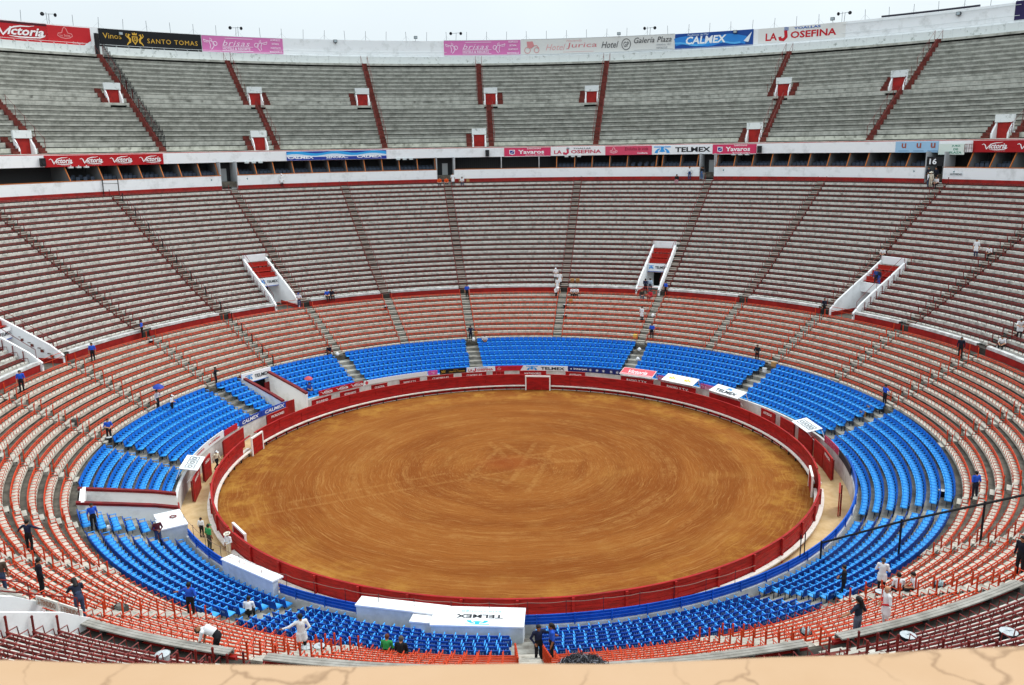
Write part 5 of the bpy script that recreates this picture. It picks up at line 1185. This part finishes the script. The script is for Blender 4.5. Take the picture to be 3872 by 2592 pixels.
def cap_mesh(col, cowboy=False):
    b = MB()
    if cowboy: b.lathe([(0, .15), (.06, .15), (.085, .10), (.098, .04), (.20, .045), (.21, .06), (.20, .03), (.09, .02)], sides=14)
    else:
        b.lathe([(0, .135), (.05, .125), (.085, .09), (.108, .03), (.104, .02)], sides=14); b.box((0, -.15, .035), (.15, .13, .012))
    return b.mesh('cap', flat(col))
CAPS = {'cap': cap_mesh('e6e8ea'), 'gcap': cap_mesh('2a7d48'), 'bcap': cap_mesh('2a4a9a'), 'hat': cap_mesh('e2dccb', True)}
def person(th, r, z, pose, face, top, pants, hair, sleeve, coat, hat, label, scale=1.0):
    key = (pose, coat)
    if key not in PM: PM[key] = person_mesh(pose, coat)
    me, h, up, fw, sd_ = PM[key]; sk = random.choice(['b98566', 'a87354', '9c6a4c', 'c4906e'])
    if 'red sleeves' in label: slv = 'c0282c'
    else: slv = sk if sleeve == 's' else top
    o = inst(me, 'person', None, P(th, r, z), None, [flat(sk), mat('cloth_' + top, top, .85), mat('cloth_' + pants, pants, .85), flat('1d1a18'), flat('1a1414'), mat('cloth_' + slv, slv, .85), flat('8a4a40')])
    o.rotation_euler = (0, 0, -R_(th) + R_(face)); s = scale * random.uniform(.98, 1.03); o.scale = (s, s, s)
    tag(o, label, 'person', 'people in the stands')
    M = Matrix((( *sd_, 0), (*(-fw), 0), (*up, 0), (0, 0, 0, 1))).transposed(); M.translation = Vector(h)
    if hair not in HAIR: HAIR[hair] = hair_mesh(hair)
    hh = inst(HAIR[hair], 'hair', o); hh.matrix_local = M
    if hat: c = inst(CAPS[hat], 'hat' if hat == 'hat' else 'cap', o); c.matrix_local = M
    return o
PEOPLE = [
 (-66.23, 36.65, 7.27, 'fold', 40, '2457c8', '17181c', 'k', 's', 0, '', 'guard in blue shirt standing at the red wall, far left middle stair'),
 (-77.03, 35.76, 6.81, 'stand', -60, '2457c8', '17181c', 'k', 's', 0, '', 'guard in blue shirt beside the left passage, looking right'),
 (-91.47, 35.76, 6.81, 'stand', -70, '2457c8', '17181c', 'L', 's', 0, '', 'guard with dark long hair in blue shirt at the left edge benches'),
 (-64.27, 29.50, 3.29, 'armout', 30, '16181f', '16181f', 'k', 'l', 0, '', 'person in black suit reaching out above the left blue seats'),
 (-78.88, 29.45, 3.29, 'hold', 0, 'd5d4da', '202228', 'k', 'l', 0, '', 'person in pale shirt under the blue umbrella'),
 (-77.55, 28.64, 2.78, 'fold', 20, 'e4e6e8', '17181c', 'k', 's', 0, 'cap', 'person in white shirt and cap next to the blue umbrella'),
 (-93.34, 29.50, 3.29, 'fold', -60, '2457c8', '17181c', 'k', 's', 0, '', 'guard in blue shirt at the edge of the left blue seats'),
 (-89.13, 22.60, 0.02, 'walk', -20, 'd9cdb2', '17181c', 'k', 'l', 0, 'cap', 'person in cream jacket walking in the left alley'),
 (-123.15, 28.64, 2.78, 'stand', -80, '2457c8', '17181c', 'k', 's', 0, '', 'guard in blue shirt below the white gate passage'),
 (-126.3, 25.60, 1.54, 'fold', -90, '5a1f2a', '34435e', 'k', 'l', 0, 'cap', 'person in maroon shirt and white cap with a red bag'),
 (-134.25, 32.63, 5.05, 'both', 45, '1c2440', '17181c', 'k', 'l', 0, '', 'person in navy jacket holding two orange posts, far left'),
 (-147.73, 36.65, 7.27, 'stand', 60, '4a3a2e', '34435e', 'b', 's', 0, '', 'person in brown shirt behind the rail at the left edge'),
 (-146.92, 34.98, 6.37, 'stand', -10, '141624', '14151c', 'k', 'l', 0, '', 'person in black jacket standing at near left rails'),
 (-153.04, 35.76, 6.81, 'lean', 70, '1a2234', '34435e', 'L', 's', 0, '', 'person with long black hair leaning on the near left passage wall'),
 (-151.78, 30.28, 3.73, 'armout', 26, '2457c8', '17181c', 'k', 's', 0, '', 'guard in blue shirt seen from behind at the near left blue seats'),
 (-152.76, 27.46, 2.60, 'sit', 30, 'e4e6e8', '17181c', 'k', 's', 0, '', 'person in printed white shirt among the near blue seats'),
 (-164.20, 36.65, 7.27, 'bend', 100, 'e4e6e8', '17181c', 'b', 's', 0, '', 'person in white shirt bending over at the near left edge'),
 (-118.80, 22.60, 0.02, 'stand', 50, 'e4e6e8', '17181c', 'k', 'l', 0, '', 'youngster in white shirt in the alley at the left'),
 (-124.33, 22.60, 0.02, 'stand', 20, '2e8f52', '3a3f3a', 'k', 's', 0, 'gcap', 'person in green shirt and green cap in the left alley'),
 (-165.51, 32.63, 5.05, 'armout', 40, 'e4e6e8', '17181c', 'k', 'l', 1, 'bcap', 'vendor in white coat and blue cap beside two tubs'),
 (-169.68, 29.88, 3.61, 'sit', 0, '2f8f48', '17181c', 'r', 's', 0, '', 'seated person in green shirt seen from behind'),
 (-171.30, 30.66, 4.05, 'sit', 0, '17181c', '17181c', 'g', 'l', 0, '', 'seated person in black jacket with grey hair'),
 (178.53, 31.07, 4.17, 'armout', -160, '1c2440', '17181c', 'k', 'l', 0, '', 'person in navy jacket at the foot of the near centre stair'),
 (177.57, 31.07, 4.17, 'stand', 90, '2457c8', '17181c', 'T', 's', 0, '', 'person in blue shirt with tied hair at the near centre stair'),
 (147.71, 28.64, 2.78, 'fold', 40, '14161c', '17181c', 'k', 'l', 0, '', 'guard in black looking down beside the near right blue seats'),
 (146.92, 30.28, 3.73, 'fold', -60, 'e4e6e8', '17181c', 'g', 's', 1, '', 'standing vendor in white at the near right posts'),
 (147.96, 31.45, 4.49, 'sit', -40, 'e4e6e8', '17181c', 'k', 's', 0, '', 'sitting vendor in white between two others, near right'),
 (148.20, 32.23, 4.93, 'sit', 50, 'e4e6e8', '17181c', 'k', 's', 0, '', 'sitting vendor in white, rightmost of the near right group'),
 (161.92, 36.65, 7.27, 'armout', 20, '1b2436', '5a6070', 'L', 's', 0, '', 'person with long dark hair and grey jeans at the near right bench'),
 (158.63, 35.76, 6.81, 'fold', 70, 'e4e6e8', 'd0d2d4', 'B', 'l', 1, '', 'bald vendor in long white coat with red sleeves'),
 (146.19, 35.76, 6.81, 'stand', 80, '171a26', '17181c', 'k', 'l', 0, '', 'person in dark clothes cut by the right edge'),
 (52.00, 29.50, 3.29, 'fold', 30, '14161c', '17181c', 'k', 'l', 0, '', 'person in black leaning by the boxes above the right blue seats'),
 (82.56, 29.50, 3.29, 'armout', 10, '2457c8', '17181c', 'k', 's', 0, '', 'guard in blue shirt with raised arm above the right blue seats'),
 (120.45, 30.28, 3.73, 'stand', -50, '2457c8', '1c1f30', 'k', 's', 0, '', 'guard in blue shirt leaning at the right end of the blue seats'),
 (82.13, 35.76, 6.81, 'stand', 60, '16192a', '17181c', 'k', 'l', 0, '', 'person in dark uniform at the red wall on the right'),
 (55.92, 45.42, 12.30, 'sit', 20, 'e4e6e8', '17181c', 'k', 's', 0, '', 'person in white sitting above the right passage'),
 (58.89, 41.35, 9.93, 'stand', 30, '2b4a8a', '20242c', 'k', 'l', 0, '', 'guard in dark blue on the deck of the right passage, left one'),
 (59.34, 41.35, 9.93, 'stand', -20, '23283a', '2a4a9a', 'k', 'l', 0, '', 'guard with blue trousers on the deck of the right passage, right one'),
 (67.18, 46.70, 13.00, 'stand', 20, 'e4e6e8', '1d2b52', 'k', 's', 1, '', 'vendor in white with blue apron standing high on the right'),
 (68.50, 47.08, 13.32, 'sit', 10, 'e4e6e8', '17181c', 'k', 's', 0, '', 'vendor in white sitting high on the right'),
 (55.67, 36.65, 7.27, 'stand', 70, '1a1f30', '17181c', 'k', 'l', 0, '', 'person in dark uniform left of the right passage'),
 (53.96, 55.79, 18.66, 'stand', -70, 'e4e6e8', '34435e', 'k', 'l', 0, '', 'person in white shirt and jeans below doorway 4'),
 (54.26, 55.79, 18.66, 'stand', 0, 'cfc6b4', 'c4b8a2', 'k', 'l', 0, 'hat', 'person in beige with hat below doorway 4'),
 (54.71, 56.17, 18.98, 'sit', 0, 'e4e6e8', '17181c', 'k', 's', 0, '', 'person in white sitting below the AUTORIDAD plate'),
 (53.42, 56.75, 19.12, 'stand', 0, '1a1d2a', '17181c', 'k', 'l', 0, '', 'left one of two guards under the AUTORIDAD plate'),
 (54.23, 56.75, 19.12, 'stand', 0, '1a1d2a', '17181c', 'k', 'l', 0, '', 'right one of two guards under the AUTORIDAD plate'),
 (84.83, 39.25, 8.61, 'lean', 60, 'e4e6e8', '17181c', 'k', 's', 1, '', 'vendor in white leaning over at the right edge benches'),
 (84.72, 37.98, 8.05, 'sit', 40, 'e4e6e8', '17181c', 'k', 's', 0, '', 'vendor in white sitting at the right edge benches'),
 (7.65, 38.43, 8.17, 'fold', 0, 'e4e6e8', '17181c', 'k', 's', 1, 'cap', 'topmost of the vendors in white at the centre stair'),
 (8.48, 37.60, 7.73, 'stand', 10, 'e4e6e8', '17181c', 'k', 's', 1, '', 'vendor in white beside the centre stair post'),
 (8.17, 36.65, 7.27, 'stand', -20, 'e4e6e8', '17181c', 'k', 's', 1, '', 'vendor in white standing in the ninth row at the centre stair'),
 (8.06, 35.76, 6.81, 'bend', 60, 'e4e6e8', '17181c', 'k', 's', 1, '', 'vendor in white bending at the centre stair'),
 (11.02, 36.14, 7.13, 'sit', 0, 'e4e6e8', '17181c', 'k', 's', 0, '', 'left one of two sitting vendors right of the centre stair'),
 (11.73, 36.14, 7.13, 'sit', 0, 'e4e6e8', '17181c', 'k', 's', 0, '', 'right one of two sitting vendors right of the centre stair'),
 (23.59, 37.60, 7.25, 'walk', 180, '1d2744', '20242e', 'k', 'l', 0, '', 'person in navy walking into the far right passage'),
 (24.21, 38.10, 7.25, 'walk', 180, 'a9bdd0', '4a5260', 'k', 'l', 0, '', 'person in pale blue walking into the far right passage'),
 (23.59, 36.14, 7.13, 'sit', 20, '3a352e', '39506e', 'k', 'l', 0, '', 'person in dark top sitting before the far right passage'),
 (25.17, 36.14, 7.13, 'sit', -20, 'c8283a', '8a2a30', 'k', 'l', 0, '', 'person in red crouching before the far right passage'),
 (27.60, 36.65, 7.27, 'stand', -30, '2457c8', '17181c', 'k', 's', 0, '', 'guard in blue shirt right of the far right passage'),
 (25.29, 32.63, 5.05, 'stand', 160, 'e4e6e8', '17181c', 'k', 's', 1, '', 'vendor in white among boxes right of centre'),
 (28.76, 30.28, 3.73, 'stand', 20, '2457c8', '17181c', 'k', 's', 0, '', 'guard in blue shirt at the top of the centre right blue seats'),
 (22.64, 56.17, 18.98, 'sit', 0, '17171a', 'c88a9a', 'L', 'l', 0, '', 'person in black with pink bag by doorway 3'),
 (24.16, 56.75, 19.12, 'stand', 10, 'e4e6e8', '27406e', 'k', 'l', 0, '', 'person in white shirt and blue trousers at doorway 3'),
 (25.93, 56.75, 19.12, 'stand', 180, '3a3b40', '8c8d8e', 'k', 'l', 0, '', 'person in grey trousers at doorway 3'),
 (25.77, 56.75, 19.12, 'stand', -30, '15161a', '4a6a96', 'k', 'l', 0, '', 'person in black jacket at doorway 3'),
 (-30.62, 56.75, 19.12, 'stand', 0, 'e4e6e8', '17181c', 'k', 'l', 1, 'cap', 'lone vendor in white against the far left box wall'),
 (-9.77, 56.17, 18.98, 'sit', 0, 'e0561f', '3a3a44', 'k', 'l', 0, '', 'left one of two people in orange vests below doorway 2'),
 (-8.81, 56.17, 18.98, 'sit', 0, 'e0561f', '3a3a44', 'k', 'l', 0, '', 'right one of two people in orange vests below doorway 2'),
 (-7.93, 55.79, 18.66, 'stand', 0, 'e4e6e8', '17181c', 'k', 's', 1, '', 'vendor in white standing below doorway 2'),
 (-6.66, 56.17, 18.98, 'sit', 0, 'e4e6e8', '2c3c5c', 'k', 's', 0, '', 'person in white sitting between boxes right of doorway 2'),
 (-33.02, 37.10, 8.03, 'sit', 0, '2457c8', '17181c', 'k', 's', 0, '', 'guard in blue shirt sitting on the plank bench, far left'),
 (-32.20, 37.10, 8.03, 'sit', 0, '191d30', '17181c', 'k', 'l', 0, '', 'person in dark suit sitting on the plank bench, far left'),
 (-38.30, 36.65, 7.27, 'fold', -40, 'dfe0ea', '3b3f66', 'k', 's', 0, 'bcap', 'person in white with blue cap at the far left passage'),
 (-8.29, 35.76, 6.81, 'stand', 0, '2457c8', '17181c', 'k', 's', 0, '', 'guard in blue shirt on the stair left of centre'),
 (-8.90, 29.50, 3.29, 'armout', -20, '16203c', '15182a', 'k', 'l', 0, '', 'guard in navy at the foot of the stair left of centre'),
 (-6.02, 28.99, 3.22, 'sit', 0, 'e4e6e8', '17181c', 'k', 's', 0, '', 'vendor in white sitting at the top of the middle blue seats'),
 (-38.66, 29.88, 3.61, 'sit', -30, '161b30', '17181c', 'k', 'l', 0, '', 'guard in navy sitting at the top of the far left blue seats'),
 (-49.70, 25.17, 1.67, 'sit', 0, '1f4fae', '1f2a4a', 'k', 's', 0, '', 'person in blue under the small red umbrella by the bull gate'),
]
PROPS = [
 (-66.02, 35.76, 6.81, 'tub', 'tub by the guard at the far left middle stair'),
 (-93.70, 29.45, 3.29, 'tub', 'dark tub with white lid at the left blue seats'),
 (-122.63, 27.88, 2.47, 'bag', 'white plastic bag on a blue seat at the left'),
 (-165.83, 32.63, 5.05, 'pot', 'wide steel pot beside the vendor in blue cap'),
 (-165.99, 31.85, 4.61, 'tub', 'dark tub with white lid beside the vendor in blue cap'),
 (149.28, 31.07, 4.17, 'tub', 'dark tub with steel lid at the near right posts'),
 (148.48, 33.41, 5.49, 'tub2', 'dark tub full of bottles on the near right benches'),
 (162.02, 34.20, 5.93, 'tub2', 'dark tub of bags at the near right rails'),
 (161.33, 38.43, 8.17, 'tub', 'large dark tub with foil lid at the near right edge'),
 (159.70, 40.91, 9.48, 'tub', 'large dark tub with foil lid in the lower right corner'),
 (116.15, 28.64, 2.78, 'tub', 'black tub among the right blue seats'),
 (-23.57, 34.98, 6.37, 'tub', 'small tub on the stair left of centre'),
 (-37.32, 29.45, 3.29, 'bag', 'white bag at the far left blue stair'),
 (-8.35, 29.45, 3.29, 'bag', 'white bag at the centre blue stair'),
 (28.05, 27.11, 2.16, 'bag', 'tall white bag on the blue stair right of centre'),
 (27.25, 28.64, 2.78, 'bag', 'second white bag higher on the blue stair right of centre'),
 (55.07, 28.64, 2.78, 'bucket', 'white bucket at the right blue stair'),
 (81.44, 28.64, 2.78, 'box', 'upper cardboard box at the right blue stair'),
 (82.07, 27.88, 2.47, 'box', 'lower cardboard box at the right blue stair'),
 (-6.86, 56.75, 19.12, 'box', 'left cardboard box beside doorway 2'),
 (-5.83, 56.75, 19.12, 'box', 'right cardboard box beside doorway 2'),
 (-7.70, 30.28, 3.73, 'box', 'cardboard box at the top of the middle blue seats'),
 (10.54, 38.43, 8.17, 'box', 'left cardboard box on the red wall right of centre'),
 (11.48, 38.43, 8.17, 'box', 'right cardboard box on the red wall right of centre'),
 (10.89, 34.98, 6.37, 'box', 'cardboard box by the centre stair'),
 (25.36, 30.28, 3.73, 'box', 'yellow box at the top of the blue seats right of centre'),
 (26.99, 33.41, 5.49, 'bag', 'big white bag beside the vendor right of centre'),
 (25.42, 32.63, 5.05, 'bag2', 'black bag beside the vendor right of centre'),
 (9.96, 34.20, 5.93, 'tub', 'tub on the centre stair'),
 (10.23, 32.63, 5.05, 'tub', 'lower tub on the centre stair'),
 (-151.28, 33.41, 5.49, 'crate', 'grey mesh crate on the near left benches'),
 (-162.97, 36.65, 7.27, 'pot', 'large white steel pot beside the bending person'),
 (-163.29, 38.43, 8.17, 'pot', 'white plastic tub at the near left edge'),
 (161.13, 36.65, 7.27, 'red', 'red folded seat cushions in a stack at the near right bench'),
 (55.90, 29.45, 3.29, 'box', 'cardboard box by the person in black on the right'),
 (-92.96, 31.85, 4.61, 'crate', 'grey bundle on the left middle stair'),
]
for p in PEOPLE: person(*p, scale=.78 if 'youngster' in p[-1] else 1.0)
hp = person(180 - .2, 57.95, 21.02, 'sit', 0, '3a3c42', '22242a', 'g', 'l', 0, '', 'person with tousled dark grey hair just below the plaster ledge'); hp.location = (.235, -57.75, 21.085)
b = MB(); hc = PM[('sit', 0)][1]
for i in range(2600):                                                                        # tousled wavy strands lying over the crown
    a, e = random.uniform(0, 2 * math.pi), random.uniform(-.1, 1.0); d = Vector((math.cos(a) * math.sqrt(1 - e * e), math.sin(a) * math.sqrt(1 - e * e), e)); p0 = Vector(hc) + Vector((0, .012, .02)) + d * random.uniform(.093, .108)
    tg_ = d.cross(Vector((random.uniform(-1, 1), random.uniform(-1, 1), random.uniform(-1, 1)))).normalized(); ln = random.uniform(.05, .1); wv = d.cross(tg_) * random.uniform(-.02, .02)
    b.tube([p0, p0 + tg_ * ln * .35 + d * .008 + wv, p0 + tg_ * ln * .7 + d * .01 - wv, p0 + tg_ * ln + d * random.uniform(-.01, .012)], [.003, .0028, .002, .001], 3, int(random.random() < .16), caps=False)
o = b.build('hair_strands', [mat('dark_hair', '25242a', .5), mat('grey_hair', '8a8a92', .5)], hp); o['kind'] = 'stuff'
person(-128.9, 22.0, .02, 'fold', 200, 'e4e6e8', 'd9cdb2', 'k', 'l', 0, 'hat', 'person in white shirt and white hat behind the near left shield')

# ------------------------------------------------------------------ vendors' tubs, boxes, bags, umbrellas
def prop(th, r, z, kind, label):
    if kind in ('tub', 'tub2', 'pot', 'bucket'):
        R0 = .25 if 'large' in label else .22; body = {'tub': '1c1e24', 'tub2': '23262e', 'pot': 'b9bfc2', 'bucket': 'e6e8e8'}[kind]
        o = tag(empty('tub', P(th, r, z), th), label, 'tub', 'tubs of the vendors'); MB().lathe([(0, 0), (R0 * .78, 0), (R0, .38), (R0 + .02, .39), (R0 - .02, .37), (R0 * .7, .05)], sides=14).build('body', flat(body), o)
        if kind == 'tub2':
            b = MB()
            for i in range(14): a = i * 2.4; q = R0 * .75 * math.sqrt(i / 14); b.tube([(q * math.cos(a), q * math.sin(a), .3), (q * math.cos(a), q * math.sin(a), .5)], [.04, .02], 6)
            b.build('bottles', flat('bcd0d4'), o)
        else:
            V = [(R0 * q * math.cos(a), R0 * q * math.sin(a), .39 + random.uniform(0, .05) * (q < 1)) for q in (0, .5, 1) for a in [i * math.pi / 6 for i in range(12)]]
            MB().add(V, [(k * 12 + i, k * 12 + (i + 1) % 12, (k + 1) * 12 + (i + 1) % 12, (k + 1) * 12 + i) for k in (0, 1) for i in range(12)]).build('cover', flat('b9c0c3', .35), o)
    elif kind == 'box':
        o = tag(empty('cardboard_box', P(th, r, z), th), label, 'box', 'boxes on the stands'); m = mat('cardboard', 'b98f5c', .9, '9f7848', 3) if 'yellow' not in label else flat('e0c060')
        MB().box((0, 0, .2), (.42, .34, .4)).build('carton', m, o)
        for s in (-1, 1): MB().box((0, s * .1, .41), (.42, .18, .012), Matrix.Translation((0, 0, .0)) @ Matrix.Rotation(0, 4, 'X')).build('flap', m, o)
    elif kind == 'crate':
        o = tag(empty('crate', P(th, r, z), th), label, 'crate'); m = flat('4f504c')
        for s in (-1, 1): MB().box((s * .24, 0, .22), (.03, .4, .42)).build('side', m, o); MB().box((0, s * .2, .22), (.5, .03, .42)).build('side', m, o)
        MB().box((0, 0, .02), (.5, .4, .04)).build('bottom', m, o); MB().lathe([(.22, .35), (.14, .48), (0, .5)], sides=9).build('cover', flat('6a6c66'), o)
    elif kind == 'red':
        o = tag(empty('cushion_stack', P(th, r, z), th), label, 'cushions')
        for i in range(6): MB().box((random.uniform(-.03, .03), random.uniform(-.03, .03), .04 + i * .075), (.55, .42, .065)).build('cushion', flat('d8181c'), o)
    else:
        col = 'e8eaec' if kind == 'bag' else '1b1c20'; ph = random.uniform(0, 6)
        def fn(X, Y, Z): return np.sqrt((X / (1 + .2 * np.sin(Z * 14 + ph))) ** 2 + Y ** 2 + ((Z - .18) / 1.25) ** 2) - .17 + .018 * np.sin(X * 40 + ph) * np.sin(Z * 35)
        o = inst(lump(fn, (-.3, -.3, -.1), (.3, .3, .5), .035, 'plastic_bag', flat(col, .4)), 'plastic_bag', None, P(th, r, z), th); tag(o, label, 'bag', 'plastic bags')
hb = tag(empty('shoulder_bag', P(-125.6, 25.45, 1.9), -126), 'small red bag held by the person in maroon', 'bag')
MB().box((0, 0, .12), (.3, .14, .24)).build('pouch', flat('8a1c28'), hb); MB().tube([(-.12, 0, .24), (-.08, 0, .5), (.08, 0, .5), (.12, 0, .24)], .012, 5).build('strap', flat('5a1420'), hb)
for p in PROPS: prop(*p)
def umbrella(th, r, z, col, label, R0):
    o = tag(empty('umbrella', P(th, r, z), th), label, 'umbrella'); n = 8
    for i in range(n):
        V = [(0, 0, 0)]
        for q, dz in ((.35, -.05), (.7, -.17), (1, -.34)):
            for u in (0, .5, 1): a = 2 * math.pi * (i + u) / n; k = 1 - .05 * (u == .5) * q; V.append((R0 * q * k * math.cos(a), R0 * q * k * math.sin(a), dz * R0 / .55 * k))
        MB().add(V, [(0, 1, 2), (0, 2, 3), (1, 4, 5, 2), (2, 5, 6, 3), (4, 7, 8, 5), (5, 8, 9, 6)]).build('canopy_panel', flat(col, .5), o)
    MB().tube([(0, 0, .06), (0, 0, -.75)], .012, 6).build('shaft', flat('55585c'), o); o.rotation_euler = (.12, .1, 0)
umbrella(-79.1, 29.15, 5.55, '2343a6', 'open blue umbrella above the left blue seats', .45)
umbrella(-49.9, 25.0, 3.15, 'c4525a', 'small faded red umbrella beside the bull gate', .4)

# ------------------------------------------------------------------ painted seat numbers on the near backrests
MNUM = flat('8fb4e6'); NUMS = {}
cnt_ = {}
def ordw(n):
    if n <= 24: return ORD[n - 1]
    return {2: 'twenty', 3: 'thirty', 4: 'forty', 5: 'fifty', 6: 'sixty'}[n // 10] + ('-' + ORD[n % 10 - 1] if n % 10 else 'th')
near_roots = [o for o in bpy.data.objects if o.name.startswith('stadium_seat')]
for o in sorted(near_roots, key=lambda o: -math.atan2(o.location.x, o.location.y) % (2 * math.pi)):
    key = round(o.location.z, 2); cnt_[key] = cnt_.get(key, 84) + 1; t = str(cnt_[key]); sk_ = o['label']; cnt_[sk_] = cnt_.get(sk_, 0) + 1; nth = ordw(cnt_[sk_])
    if t not in NUMS:
        V, F = layout(t, 1); x0, x1 = min(v[0] for v in V), max(v[0] for v in V); b = MB(); s = .19
        b.add([(-(x - (x0 + x1) / 2) * s, .092 - (0.0 if y < .35 else -.0) + (y * s) * .22, 0.62 + y * s) for x, y in V], F); NUMS[t] = b.mesh('seat_number', MNUM)
    inst(NUMS[t], 'seat_number', [c for c in o.children if c.name.startswith('backrest')][0]); o['label'] = o['label'].replace('blue plastic armchair seat in', 'blue seat, ' + nth + ' from right,'); o['group'] = 'blue seats along the near side of the ring'
